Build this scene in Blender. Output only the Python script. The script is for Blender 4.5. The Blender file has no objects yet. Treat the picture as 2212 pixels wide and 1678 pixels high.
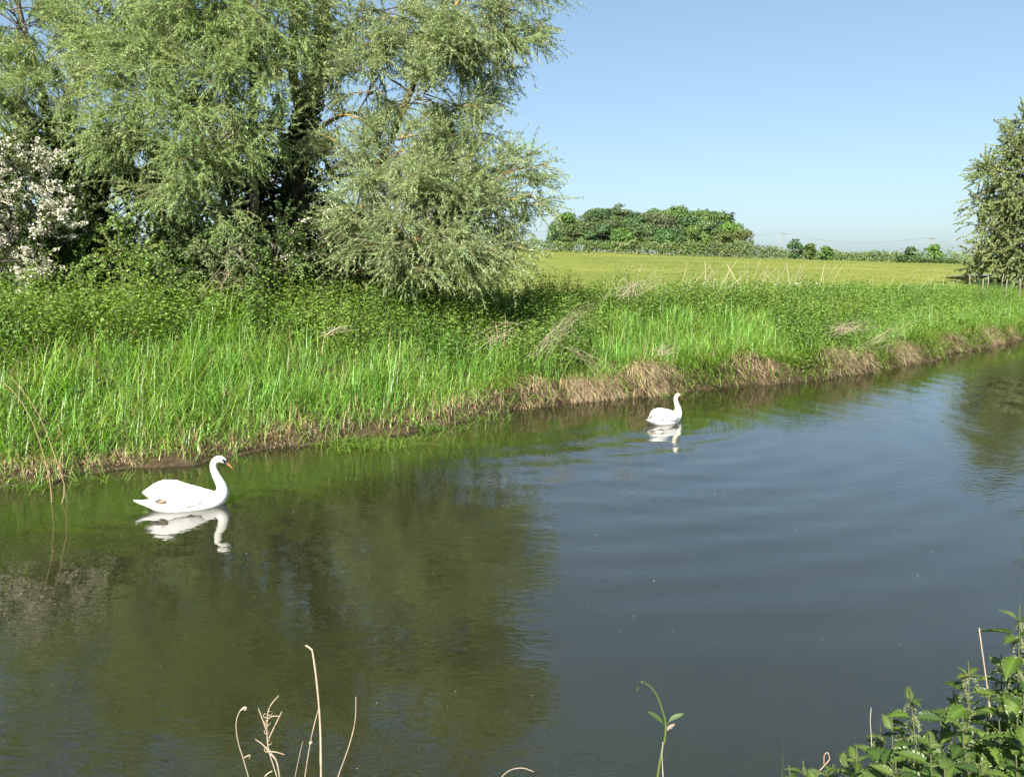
import bpy, math, random
import numpy as np
from mathutils import Vector

# ------------------------------------------------------------------ camera, sky, sun
S = bpy.context.scene
C = S.collection
CAMZ, PITCH, FPX = 2.8, math.radians(8.9), 1787.0      # focal length in units of a 2212 px wide picture
cam_d = bpy.data.cameras.new('camera')
cam = bpy.data.objects.new('camera', cam_d); C.objects.link(cam)
cam_d.sensor_fit = 'HORIZONTAL'; cam_d.sensor_width = 36.0
cam_d.lens = FPX / 2212.0 * 36.0
cam_d.clip_start = 0.05; cam_d.clip_end = 6000
cam.location = (0, 0, CAMZ)
cam.rotation_euler = (math.pi / 2 - PITCH, 0, 0)
S.camera = cam

SUN_EL, SUN_AZ = math.radians(40), math.radians(203)    # azimuth clockwise from +Y: behind the camera, a little to the left
w = bpy.data.worlds.new('World'); S.world = w; w.use_nodes = True
nt = w.node_tree; nt.nodes.clear()
sky = nt.nodes.new('ShaderNodeTexSky'); sky.sky_type = 'NISHITA'; sky.sun_disc = False
sky.sun_elevation = SUN_EL; sky.sun_rotation = SUN_AZ
sky.air_density = 0.9; sky.dust_density = 1.12; sky.ozone_density = 2.0; sky.altitude = 50
bg = nt.nodes.new('ShaderNodeBackground'); bg.inputs[1].default_value = 0.05
out = nt.nodes.new('ShaderNodeOutputWorld')
wb = nt.nodes.new('ShaderNodeVectorMath'); wb.operation = 'MULTIPLY'; wb.inputs[1].default_value = (1.44, 1.70, 1.88)   # camera white balance
gm = nt.nodes.new('ShaderNodeGamma'); gm.inputs[1].default_value = .62                                      # camera tone curve
nt.links.new(sky.outputs[0], gm.inputs[0]); nt.links.new(gm.outputs[0], wb.inputs[0]); nt.links.new(wb.outputs[0], bg.inputs[0]); nt.links.new(bg.outputs[0], out.inputs[0])

sd = bpy.data.lights.new('sun', 'SUN'); sd.energy = 5.0; sd.angle = math.radians(0.53); sd.color = (1.0, 0.955, 0.87)
sun = bpy.data.objects.new('sun', sd); C.objects.link(sun)
sv = Vector((math.sin(SUN_AZ) * math.cos(SUN_EL), math.cos(SUN_AZ) * math.cos(SUN_EL), math.sin(SUN_EL)))
sun.rotation_euler = (-sv).to_track_quat('-Z', 'Y').to_euler()
S.view_settings.view_transform = 'Standard'; S.view_settings.look = 'None'
S.view_settings.exposure = 1.75; S.view_settings.gamma = 1.0
S.view_settings.use_curve_mapping = False
S.render.engine = 'CYCLES'
S.cycles.max_bounces = 6; S.cycles.transparent_max_bounces = 8
S.cycles.use_denoising = True

rng = np.random.default_rng(7)
random.seed(7)
U = rng.uniform

# ------------------------------------------------------------------ helpers
def ray(px, py):
    a = (px - 1106) / FPX; b = (839 - py) / FPX
    cp, sp = math.cos(PITCH), math.sin(PITCH)
    return np.array([a, cp + b * sp, -sp + b * cp])
def at_z(px, py, z=0.0):
    d = ray(px, py); t = (z - CAMZ) / d[2]
    return np.array([0, 0, CAMZ]) + d * t
def at_y(px, py, y):
    d = ray(px, py); t = y / d[1]
    return np.array([0, 0, CAMZ]) + d * t
def norm(v):
    return v / np.maximum(np.linalg.norm(v, axis=-1, keepdims=True), 1e-9)
def smooth(x, a, b):
    t = np.clip((np.asarray(x, float) - a) / (b - a), 0, 1); return t * t * (3 - 2 * t)
def snoise(x, y, seed, f):
    r = np.random.default_rng(seed); v = np.zeros(np.broadcast(x, y).shape)
    for k in range(6):
        an = r.uniform(0, 6.283); ff = f * r.uniform(0.5, 1.9); ph = r.uniform(0, 6.283)
        v = v + np.sin((x * math.cos(an) + y * math.sin(an)) * ff * 6.283 + ph)
    return v / 6 * 1.6

class Acc:
    """collects vertices, faces and a per-vertex colour, then links ONE mesh object"""
    def __init__(s): s.v = []; s.f = []; s.c = []; s.n = 0
    def add(s, V, F, col):
        V = np.asarray(V, float).reshape(-1, 3)
        col = np.broadcast_to(np.asarray(col, float), (len(V), 3))
        s.v.append(V); s.c.append(col)
        F = np.asarray(F, np.int64)
        if F.size: s.f.append(F + s.n)
        s.n += len(V)
    def scatter(s, tv, tf, M, P, col):
        k, n = len(P), len(tv)
        if not k: return
        V = np.einsum('kij,nj->kni', M, tv) + P[:, None, :]
        cc = np.repeat(np.asarray(col, float).reshape(-1, 1, 3) if np.ndim(col) > 1 else np.tile(col, (k, 1))[:, None, :], n, axis=1)
        groups = {}
        for f in tf: groups.setdefault(len(f), []).append(f)
        first = True; base = s.n
        s.v.append(V.reshape(-1, 3)); s.c.append(cc.reshape(-1, 3)); s.n += k * n
        for m, fs in groups.items():
            F = np.asarray(fs)[None] + (np.arange(k) * n)[:, None, None]
            s.f.append(F.reshape(-1, m) + base)
    def tubes(s, paths, radii, col, sides=4, cap=True):
        """paths (k,m,3); radii (k,m) or (m,)"""
        paths = np.asarray(paths, float)
        if paths.ndim == 2: paths = paths[None]
        k, m, _ = paths.shape
        radii = np.broadcast_to(np.asarray(radii, float), (k, m))
        T = norm(np.gradient(paths, axis=1))
        ref = np.where(np.abs(T[..., 2:3]) > 0.9, np.array([1., 0, 0]), np.array([0, 0, 1.]))
        A = norm(np.cross(T, ref)); B = np.cross(T, A)
        th = np.arange(sides) * 2 * np.pi / sides
        ring = (A[:, :, None] * np.cos(th)[None, None, :, None] + B[:, :, None] * np.sin(th)[None, None, :, None])
        V = paths[:, :, None] + ring * radii[:, :, None, None]
        i = np.arange(m - 1)[:, None] * sides; j = np.arange(sides)[None]
        q = np.stack([i + j, i + (j + 1) % sides, i + sides + (j + 1) % sides, i + sides + j], -1).reshape(-1, 4)
        F = q[None] + (np.arange(k) * m * sides)[:, None, None]
        col = np.asarray(col, float)
        if col.ndim == 2: col = np.repeat(col, m * sides, axis=0)
        s.add(V, F.reshape(-1, 4), col)

def make_mesh(name, acc, mat, sm=False, off=(0, 0, 0)):
    V = np.concatenate(acc.v) - np.asarray(off)
    Cc = np.concatenate(acc.c)
    me = bpy.data.meshes.new(name)
    me.vertices.add(len(V)); me.vertices.foreach_set('co', V.astype(np.float32).ravel())
    li = np.concatenate([f.ravel() for f in acc.f]).astype(np.int32)
    lt = np.concatenate([np.full(len(f), f.shape[1]) for f in acc.f]).astype(np.int32)
    ls = np.concatenate([[0], np.cumsum(lt)[:-1]]).astype(np.int32)
    me.loops.add(len(li)); me.loops.foreach_set('vertex_index', li)
    me.polygons.add(len(lt)); me.polygons.foreach_set('loop_start', ls); me.polygons.foreach_set('loop_total', lt)
    if sm: me.polygons.foreach_set('use_smooth', np.ones(len(lt), bool))
    at = me.color_attributes.new('tint', 'FLOAT_COLOR', 'POINT')
    at.data.foreach_set('color', np.concatenate([Cc, np.ones((len(Cc), 1))], 1).astype(np.float32).ravel())
    me.update(calc_edges=True); me.validate()
    me.materials.append(mat)
    return me
def obj(name, acc, mat, parent=None, sm=False, off=None):
    o_ = (0, 0, 0) if parent is None else parent.get('_w', (0, 0, 0))
    if off is not None: o_ = off
    me = make_mesh(name, acc, mat, sm, o_)
    o = bpy.data.objects.new(name, me); C.objects.link(o)
    if parent is not None:
        o.parent = parent; o['_w'] = tuple(o_)
    elif off is not None: o.location = off
    return o
def tag(o, label=None, cat=None, group=None, kind=None):
    if label: o['label'] = label
    if cat: o['category'] = cat
    if group: o['group'] = group
    if kind: o['kind'] = kind
    return o
def thing(name, label, cat, loc, group=None):
    o = bpy.data.objects.new(name, None); C.objects.link(o)
    o.location = tuple(float(c) for c in loc); o['_w'] = tuple(float(c) for c in loc)
    o.empty_display_size = 0.2
    return tag(o, label, cat, group)
def frames(yaw, lean, roll, scale):
    """matrices taking template (x across, y forward, z up) to the world; lean tips z towards y"""
    cy, sy, cl, sl = np.cos(yaw), np.sin(yaw), np.cos(lean), np.sin(lean)
    k = len(yaw); z0 = np.zeros(k); o1 = np.ones(k)
    Rz = np.stack([cy, -sy, z0, sy, cy, z0, z0, z0, o1], -1).reshape(k, 3, 3)
    Rx = np.stack([o1, z0, z0, z0, cl, sl, z0, -sl, cl], -1).reshape(k, 3, 3)
    M = Rz @ Rx
    if roll is not None:
        cr, sr = np.cos(roll), np.sin(roll)
        M = M @ np.stack([cr, z0, sr, z0, o1, z0, -sr, z0, cr], -1).reshape(k, 3, 3)
    return M * np.asarray(scale).reshape(-1, 1, 1)
def dirframes(D, length, width, rollang):
    """template: leaf along +y, width along x, z normal"""
    D = norm(D)
    ref = np.where(np.abs(D[:, 2:3]) > 0.95, np.array([1., 0, 0]), np.array([0, 0, 1.]))
    X = norm(np.cross(D, ref)); Z = np.cross(X, D)
    c, s_ = np.cos(rollang)[:, None], np.sin(rollang)[:, None]
    X2 = X * c + Z * s_; Z2 = -X * s_ + Z * c
    return np.stack([X2 * width[:, None], D * length[:, None], Z2 * width[:, None]], -1)
def jit(base, k, v=0.2, hue=0.08):
    base = np.asarray(base, float)
    b = 1 + rng.normal(0, v, (k, 1)); h = 1 + rng.normal(0, hue, (k, 3))
    return np.clip(base * np.clip(b, 0.45, 1.7) * h, 0.004, 0.9)

# leaf templates
LEAF_N = (np.array([[0, 0, 0], [-.5, .45, .16], [0, 1, -.1], [.5, .45, .16]]), [(0, 1, 2), (0, 2, 3)])
LEAF_6 = (np.array([[0, 0, 0], [-.5, .3, .12], [-.36, .68, .05], [0, 1, -.15], [.36, .68, .05], [.5, .3, .12]]), [(0, 1, 2, 3), (0, 3, 4, 5)])
LEAF_T = (np.array([[-.5, .1, 0], [.5, .1, 0], [0, 1, 0]]), [(0, 1, 2)])
PETAL = (np.array([[-.5, -.5, 0], [.5, -.5, .1], [.5, .5, 0], [-.5, .5, .1]]), [(0, 1, 2, 3)])
def blade(bend, nseg=3):
    """unit-high grass blade, bends to +y"""
    V = []; p = np.array([0., 0.]); a = 0.05
    for i in range(nseg + 1):
        t = i / nseg; wd = 0.5 * (1 - t ** 2.2) * (0.75 + 0.5 * min(1, t * 2.2))
        if i < nseg: V += [[-wd, p[0], p[1]], [wd, p[0], p[1]]]
        else: V += [[0, p[0], p[1]]]
        a += bend / nseg * (0.4 + 1.2 * t)
        p = p + np.array([math.sin(a), math.cos(a)]) / nseg
    F = [(2 * i, 2 * i + 1, 2 * i + 3, 2 * i + 2) for i in range(nseg - 1)] + [(2 * nseg - 2, 2 * nseg - 1, 2 * nseg)]
    return np.array(V), F
BLADES = [blade(b, n) for b, n in ((0.15, 2), (0.5, 2), (0.9, 3), (1.4, 3), (2.0, 3), (2.6, 4))]
def add_blades(acc, P, h, wd, col, bias=None, bends=None, yaw=None, lean=None):
    k = len(P); h = np.broadcast_to(h, (k,)); wd = np.broadcast_to(wd, (k,))
    yaw = U(0, 6.283, k) if yaw is None else yaw
    lean = np.abs(rng.normal(0, 0.24, k)) if lean is None else lean
    which = rng.choice(len(BLADES), k, p=bends if bends is not None else [.05, .13, .22, .26, .21, .13])
    M = frames(yaw, lean, None, np.ones(k))
    M = M * np.stack([wd, h, h], -1)[:, None, :]
    for b in range(len(BLADES)):
        m = which == b
        acc.scatter(BLADES[b][0], BLADES[b][1], M[m], P[m], col[m])

# ------------------------------------------------------------------ materials
def newmat(name):
    m = bpy.data.materials.new(name); m.use_nodes = True
    m.node_tree.nodes.clear(); return m, m.node_tree.nodes, m.node_tree.links
def N(n, t, **kw):
    x = n.new('ShaderNode' + t)
    for k, v in kw.items(): setattr(x, k, v)
    return x
def foliage_mat(name, trans=0.35, gloss=0.06, rough=0.45, back=None):
    m, n, l = newmat(name)
    at = N(n, 'Attribute', attribute_name='tint')
    col = at.outputs['Color']
    if back:
        g = N(n, 'NewGeometry'); mx = N(n, 'Mix', data_type='RGBA'); mul = N(n, 'Mix', data_type='RGBA', blend_type='ADD')
        mul.inputs[0].default_value = 1.0; l.new(col, mul.inputs[6]); mul.inputs[7].default_value = (*back, 1)
        l.new(g.outputs['Backfacing'], mx.inputs[0]); l.new(col, mx.inputs[6]); l.new(mul.outputs[2], mx.inputs[7]); col = mx.outputs[2]
    d = N(n, 'BsdfDiffuse'); t = N(n, 'BsdfTranslucent'); g = N(n, 'BsdfGlossy'); g.inputs['Roughness'].default_value = rough
    hs = N(n, 'HueSaturation'); hs.inputs['Hue'].default_value = 0.485; hs.inputs['Saturation'].default_value = 1.15; hs.inputs['Value'].default_value = 1.25
    l.new(col, hs.inputs['Color']); l.new(hs.outputs[0], t.inputs[0]); l.new(col, d.inputs[0])
    m1 = N(n, 'MixShader'); m1.inputs[0].default_value = trans; l.new(d.outputs[0], m1.inputs[1]); l.new(t.outputs[0], m1.inputs[2])
    m2 = N(n, 'MixShader'); m2.inputs[0].default_value = gloss; l.new(m1.outputs[0], m2.inputs[1]); l.new(g.outputs[0], m2.inputs[2])
    o = N(n, 'OutputMaterial'); l.new(m2.outputs[0], o.inputs[0]); return m
def tint_mat(name, rough=0.8, noise=0.0, scale=20.0, bump=0.0, spec=0.3):
    m, n, l = newmat(name)
    at = N(n, 'Attribute', attribute_name='tint'); p = N(n, 'BsdfPrincipled')
    p.inputs['Roughness'].default_value = rough; p.inputs['Specular IOR Level'].default_value = spec
    col = at.outputs['Color']
    tc = N(n, 'TexCoord'); nz = N(n, 'TexNoise'); nz.inputs['Scale'].default_value = scale; nz.inputs['Detail'].default_value = 6
    l.new(tc.outputs['Object'], nz.inputs['Vector'])
    if noise:
        mr = N(n, 'MapRange'); mr.inputs[1].default_value = .3; mr.inputs[2].default_value = .7; mr.inputs[3].default_value = 1 - noise; mr.inputs[4].default_value = 1 + noise
        l.new(nz.outputs['Fac'], mr.inputs[0]); mx = N(n, 'VectorMath', operation='SCALE'); l.new(col, mx.inputs[0]); l.new(mr.outputs[0], mx.inputs['Scale']); col = mx.outputs[0]
    if bump:
        b = N(n, 'Bump'); b.inputs['Strength'].default_value = bump; b.inputs['Distance'].default_value = 0.03; l.new(nz.outputs['Fac'], b.inputs['Height']); l.new(b.outputs[0], p.inputs['Normal'])
    l.new(col, p.inputs['Base Color']); o = N(n, 'OutputMaterial'); l.new(p.outputs[0], o.inputs[0]); return m
def bark_mat(name, c1, c2, lichen=None, lv=0.62):
    m, n, l = newmat(name)
    tc = N(n, 'TexCoord'); mp = N(n, 'Mapping'); mp.inputs['Scale'].default_value = (14, 14, 3); l.new(tc.outputs['Object'], mp.inputs[0])
    nz = N(n, 'TexNoise'); nz.inputs['Scale'].default_value = 1; nz.inputs['Detail'].default_value = 7; l.new(mp.outputs[0], nz.inputs['Vector'])
    cr = N(n, 'ValToRGB'); cr.color_ramp.elements[0].position = .35; cr.color_ramp.elements[0].color = (*c1, 1); cr.color_ramp.elements[1].position = .7; cr.color_ramp.elements[1].color = (*c2, 1)
    l.new(nz.outputs['Fac'], cr.inputs[0]); col = cr.outputs[0]
    if lichen:
        n2 = N(n, 'TexNoise'); n2.inputs['Scale'].default_value = 3.2; n2.inputs['Detail'].default_value = 5; n2.inputs['Roughness'].default_value = .65; l.new(tc.outputs['Object'], n2.inputs['Vector'])
        r2 = N(n, 'ValToRGB'); r2.color_ramp.elements[0].position = lv - .08; r2.color_ramp.elements[1].position = lv + .04
        l.new(n2.outputs['Fac'], r2.inputs[0]); mx = N(n, 'Mix', data_type='RGBA'); l.new(r2.outputs[0], mx.inputs[0]); l.new(col, mx.inputs[6]); mx.inputs[7].default_value = (*lichen, 1); col = mx.outputs[2]
    p = N(n, 'BsdfPrincipled'); p.inputs['Roughness'].default_value = .9; p.inputs['Specular IOR Level'].default_value = .15; l.new(col, p.inputs['Base Color'])
    b = N(n, 'Bump'); b.inputs['Strength'].default_value = .7; b.inputs['Distance'].default_value = .03; l.new(nz.outputs['Fac'], b.inputs['Height']); l.new(b.outputs[0], p.inputs['Normal'])
    o = N(n, 'OutputMaterial'); l.new(p.outputs[0], o.inputs[0]); return m
def ground_mat(name, cols, scales, bump=.5, bd=.05, pos=(.3, .5, .7)):
    m, n, l = newmat(name)
    tc = N(n, 'TexCoord'); n1 = N(n, 'TexNoise'); n1.inputs['Scale'].default_value = scales[0]; n1.inputs['Detail'].default_value = 8; n1.inputs['Roughness'].default_value = .6
    n2 = N(n, 'TexNoise'); n2.inputs['Scale'].default_value = scales[1]; n2.inputs['Detail'].default_value = 6
    l.new(tc.outputs['Object'], n1.inputs['Vector']); l.new(tc.outputs['Object'], n2.inputs['Vector'])
    md = N(n, 'Math', operation='MULTIPLY_ADD'); md.inputs[1].default_value = .45; l.new(n2.outputs['Fac'], md.inputs[0])
    m2 = N(n, 'Math', operation='MULTIPLY'); m2.inputs[1].default_value = .55; l.new(n1.outputs['Fac'], m2.inputs[0]); l.new(m2.outputs[0], md.inputs[2])
    cr = N(n, 'ValToRGB'); e = cr.color_ramp.elements
    e[0].position = pos[0]; e[0].color = (*cols[0], 1); e[1].position = pos[2]; e[1].color = (*cols[2], 1)
    x = e.new(pos[1]); x.color = (*cols[1], 1)
    l.new(md.outputs[0], cr.inputs[0])
    p = N(n, 'BsdfPrincipled'); p.inputs['Roughness'].default_value = .95; p.inputs['Specular IOR Level'].default_value = .1
    l.new(cr.outputs[0], p.inputs['Base Color'])
    b = N(n, 'Bump'); b.inputs['Strength'].default_value = bump; b.inputs['Distance'].default_value = bd; l.new(n2.outputs['Fac'], b.inputs['Height']); l.new(b.outputs[0], p.inputs['Normal'])
    o = N(n, 'OutputMaterial'); l.new(p.outputs[0], o.inputs[0]); return m

def water_mat():
    m, n, l = newmat('river_water')
    tc = N(n, 'TexCoord')
    p = N(n, 'BsdfPrincipled'); p.inputs['IOR'].default_value = 1.82; p.inputs['Roughness'].default_value = .006
    p.inputs['Subsurface Weight'].default_value = 1.0; p.inputs['Subsurface Radius'].default_value = (1, 1, .7); p.inputs['Subsurface Scale'].default_value = .45   # light spreads in the turbid water
    nz = N(n, 'TexNoise'); nz.inputs['Scale'].default_value = .35; nz.inputs['Detail'].default_value = 4; l.new(tc.outputs['Object'], nz.inputs['Vector'])
    cr = N(n, 'ValToRGB'); cr.color_ramp.elements[0].position = .3; cr.color_ramp.elements[0].color = (.0150, .0162, .0060, 1)
    cr.color_ramp.elements[1].position = .75; cr.color_ramp.elements[1].color = (.0200, .0214, .0088, 1)
    l.new(nz.outputs['Fac'], cr.inputs[0]); l.new(cr.outputs[0], p.inputs['Base Color'])
    # fine ripples on top of the modelled waves; patches of calm and stirred water
    n1 = N(n, 'TexNoise'); n1.inputs['Scale'].default_value = 5.5; n1.inputs['Detail'].default_value = 1; n1.inputs['Distortion'].default_value = .8
    mp = N(n, 'Mapping'); mp.inputs['Rotation'].default_value = (0, 0, math.radians(35)); mp.inputs['Scale'].default_value = (1, 2.0, 1)
    l.new(tc.outputs['Object'], mp.inputs[0]); l.new(mp.outputs[0], n1.inputs['Vector'])
    n3 = N(n, 'TexNoise'); n3.inputs['Scale'].default_value = .22; n3.inputs['Detail'].default_value = 2; l.new(tc.outputs['Object'], n3.inputs['Vector'])
    mr = N(n, 'MapRange'); mr.inputs[1].default_value = .38; mr.inputs[2].default_value = .66; mr.inputs[3].default_value = .15; mr.inputs[4].default_value = 1.0
    l.new(n3.outputs['Fac'], mr.inputs[0])
    n4 = N(n, 'TexNoise'); n4.inputs['Scale'].default_value = 12.0; n4.inputs['Detail'].default_value = 0; n4.inputs['Distortion'].default_value = 1.2; l.new(mp.outputs[0], n4.inputs['Vector'])
    ad = N(n, 'Math', operation='MULTIPLY_ADD'); ad.inputs[1].default_value = .22; l.new(n4.outputs['Fac'], ad.inputs[0]); l.new(n1.outputs['Fac'], ad.inputs[2])
    mu = N(n, 'Math', operation='MULTIPLY'); l.new(ad.outputs[0], mu.inputs[0]); l.new(mr.outputs[0], mu.inputs[1])
    b = N(n, 'Bump'); b.inputs['Strength'].default_value = .30; b.inputs['Distance'].default_value = .012
    l.new(mu.outputs[0], b.inputs['Height']); l.new(b.outputs[0], p.inputs['Normal'])
    o = N(n, 'OutputMaterial'); l.new(p.outputs[0], o.inputs[0]); return m

M_GRASS = foliage_mat('grass_blade', .45, .03)
M_LEAF = foliage_mat('broad_leaf', .38, .03, .65)
M_WILLOW = foliage_mat('willow_leaf', .4, .03, .5, back=(.03, .034, .02))
M_FAR = foliage_mat('distant_leaf', .25, .02)
M_NETTLE = foliage_mat('nettle_leaf', .35, .05, .45, back=(.02, .025, .015))
def vein_relief(m):
    n, l = m.node_tree.nodes, m.node_tree.links
    tc = N(n, 'TexCoord'); sp = N(n, 'SeparateXYZ'); l.new(tc.outputs['Object'], sp.inputs[0])
    ab = N(n, 'Math', operation='ABSOLUTE'); l.new(sp.outputs['X'], ab.inputs[0])
    ma = N(n, 'Math', operation='MULTIPLY_ADD'); ma.inputs[1].default_value = -.75; l.new(ab.outputs[0], ma.inputs[0]); l.new(sp.outputs['Y'], ma.inputs[2])
    mu = N(n, 'Math', operation='MULTIPLY'); mu.inputs[1].default_value = 6.283 * 9; l.new(ma.outputs[0], mu.inputs[0])
    si = N(n, 'Math', operation='SINE'); l.new(mu.outputs[0], si.inputs[0])
    pw = N(n, 'Math', operation='ABSOLUTE'); l.new(si.outputs[0], pw.inputs[0])
    b = N(n, 'Bump'); b.inputs['Strength'].default_value = 1.0; b.inputs['Distance'].default_value = .0035; l.new(pw.outputs[0], b.inputs['Height'])
    for x in list(n):
        if x.bl_idname in ('ShaderNodeBsdfDiffuse', 'ShaderNodeBsdfGlossy', 'ShaderNodeBsdfTranslucent'): l.new(b.outputs[0], x.inputs['Normal'])
vein_relief(M_NETTLE)
M_DRY = tint_mat('dry_straw', .75, .25, 30)
M_PETAL = foliage_mat('blossom_petal', .3, .0)
M_TWIG = tint_mat('twig_bark', .85, .3, 25)
M_BARK = bark_mat('willow_bark', (.045, .038, .028), (.16, .135, .095), (.40, .23, .04), .60)
M_BARK2 = bark_mat('grey_bark', (.06, .052, .04), (.17, .15, .115), (.30, .22, .06), .68)
M_FIELD = ground_mat('meadow_grass', ((.080, .098, .018), (.118, .142, .024), (.19, .18, .045)), (.035, .9), .4, .15, (.36, .5, .66))
M_BANK = ground_mat('bank_soil', ((.02, .018, .01), (.045, .04, .02), (.08, .07, .035)), (1.2, 12), .8, .05)
M_MUD = ground_mat('wet_mud', ((.018, .013, .007), (.042, .031, .017), (.085, .066, .04)), (2, 18), .6, .02)
M_WATER = water_mat()

# ------------------------------------------------------------------ the river bank as a frame: u along (picture units), t inland
WL = [(0, 1052), (150, 1037), (330, 1014), (480, 988), (620, 962), (760, 950), (900, 932), (1000, 908), (1130, 884), (1250, 869), (1400, 853),
      (1560, 838), (1660, 829), (1800, 816), (1900, 800), (2000, 778), (2100, 757), (2200, 736)]
ctl = [(u, *at_z(u, v)[:2]) for u, v in WL]
d0 = np.array(ctl[2][1:]) - np.array(ctl[0][1:]); d0 /= np.linalg.norm(d0)
d1 = np.array(ctl[-1][1:]) - np.array(ctl[-4][1:]); d1 /= np.linalg.norm(d1)
pre = [(-300 * k, *(np.array(ctl[0][1:]) - d0 * 2.6 * k)) for k in (5, 4, 3, 2, 1)]
post = [(2200 + 90 * k, *(np.array(ctl[-1][1:]) + np.array([d1[0] * math.cos(.02 * k) - d1[1] * math.sin(.02 * k), d1[1]]) * 4.5 * k)) for k in (1, 2, 3, 5, 8, 12)]
ctl = np.array(pre + ctl + post)
seg = np.linalg.norm(np.diff(ctl[:, 1:], axis=0), axis=1); arc = np.concatenate([[0], np.cumsum(seg)])
ss = np.linspace(0, arc[-1], 700)
wu = np.interp(ss, arc, ctl[:, 0]); wx = np.interp(ss, arc, ctl[:, 1]); wy = np.interp(ss, arc, ctl[:, 2])
ker = np.ones(61) / 61
def sm1(a):
    return np.convolve(np.pad(a, 30, mode='reflect', reflect_type='odd'), ker, 'valid')
sx, sy = sm1(wx), sm1(wy)
tx, ty = np.gradient(sx), np.gradient(sy); tl = np.hypot(tx, ty); nx_, ny_ = -ty / tl, tx / tl
def bank_xy(s, t):
    s = np.asarray(s, float); t = np.asarray(t, float)
    t = t + (.20 * snoise(s, s * 0, 81, .35) + .12 * snoise(s, s * 0, 82, 1.1)) * np.exp(-np.abs(t) / 1.2)
    return np.interp(s, ss, wx) + np.interp(s, ss, nx_) * t, np.interp(s, ss, wy) + np.interp(s, ss, ny_) * t
def u_of(s): return np.interp(s, ss, wu)
def s_of(u): return np.interp(u, wu, ss)
def field_z(x, y):
    x = np.asarray(x, float); y = np.asarray(y, float)
    lat = np.clip(3.3 - 0.029 * (x - 4), 0.3, 3.6)
    rise = np.clip((y - 40) / 135, 0, 1.35)
    z = 1.0 + lat * rise * (0.75 + 0.25 * np.clip(rise, 0, 1))
    far = smooth(y, 300, 520)
    z = z * (1 - far) + 1.6 * far
    return z + 0.06 * snoise(x, y, 3, 0.05) * smooth(y, 40, 80)
def bank_z(u, t, x, y):
    t = np.asarray(t, float)
    uu = np.where(y > 5, 1106 + FPX * x / np.maximum(.988 * y + .15, 5), u); uu = np.where(t < .5, u, uu)
    H = np.interp(uu, [-1500, 0, 900, 1300, 1700, 2000, 2200, 2600, 3300], [1.6, 1.62, 1.52, 1.36, 1.24, .95, .72, .7, .7])
    toe = np.interp(u, [-1500, 0, 1000, 1150, 1700, 2200, 3300], [.12, .12, .14, .38, .42, .42, .42])
    toe = toe * (1 + .45 * snoise(x, y, 83, .45))
    z = np.interp(t, [-1.2, -.4, -.02, .0, .03], [-.8, -.3, -.03, 0, .02]) + toe * smooth(t, .0, .3) + (H - toe) * smooth(t, .15, 5.2) ** .9
    fz = field_z(x, y) + .012
    b = smooth(t, 6.5, 12)
    z = z * (1 - b) + fz * b
    return z + .05 * snoise(x, y, 11, .5) * smooth(t, .3, 1.5) - .6 * smooth(t, 12.6, 14)
def pxof(P):
    return 1106 + FPX * P[..., 0] / (P[..., 1] * math.cos(PITCH) - (P[..., 2] - CAMZ) * math.sin(PITCH))
def bank_p(s, t):
    x, y = bank_xy(s, t); return np.stack([x, y, bank_z(u_of(s), t, x, y)], -1)

# bank mesh
tt = np.concatenate([np.linspace(-1.2, .6, 14), np.linspace(.8, 14, 40)])
sg = np.linspace(0, arc[-1], 420)
SS, TT = np.meshgrid(sg, tt, indexing='ij')
V = bank_p(SS.ravel(), TT.ravel())
def gridF(a, b):
    i = np.arange(a - 1)[:, None] * b; j = np.arange(b - 1)[None]
    return np.stack([i + j, i + b + j, i + b + j + 1, i + j + 1], -1).reshape(-1, 4)
F = gridF(len(sg), len(tt))
ft = TT.ravel()[F].mean(1)
A = Acc(); A.add(V, F[(ft >= .35) & (ft < 6.6)], (.1, .1, .1)); tag(obj('riverbank', A, M_BANK, sm=True), kind='structure')
A = Acc(); A.add(V, F[ft >= 6.6], (.1, .1, .1)); tag(obj('meadow_margin', A, M_FIELD, sm=True), kind='structure')
A = Acc(); A.add(V, F[ft < .35], (.1, .1, .1)); tag(obj('muddy_shore', A, M_MUD, sm=True), kind='structure')

# meadow, to the horizon
gx = np.concatenate([-np.geomspace(2500, 62, 24), np.arange(-60, 141, 2.5), np.geomspace(145, 2500, 24)])
gy = np.concatenate([np.arange(12, 260, 2.5), np.geomspace(262, 5000, 45)])
XX, YY = np.meshgrid(gx, gy, indexing='ij')
V = np.stack([XX, YY, field_z(XX, YY)], -1).reshape(-1, 3)
F = gridF(len(gx), len(gy))
fc = V[F].mean(1)[:, :2]
pl = np.stack([wx, wy], -1)[::5]; pn = np.stack([nx_, ny_], -1)[::5]
near = np.full(len(fc), 1e9); sgn = np.ones(len(fc))
for q, n_ in zip(pl, pn):
    dv = fc - q; dd = np.hypot(dv[:, 0], dv[:, 1]); m = dd < near
    near[m] = dd[m]; sgn[m] = (dv @ n_)[m]
keep = (sgn > 0) & (near > 10.2)
A = Acc(); A.add(V, F[keep], (.1, .1, .1)); tag(obj('meadow', A, M_FIELD, sm=True), kind='structure')

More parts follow.
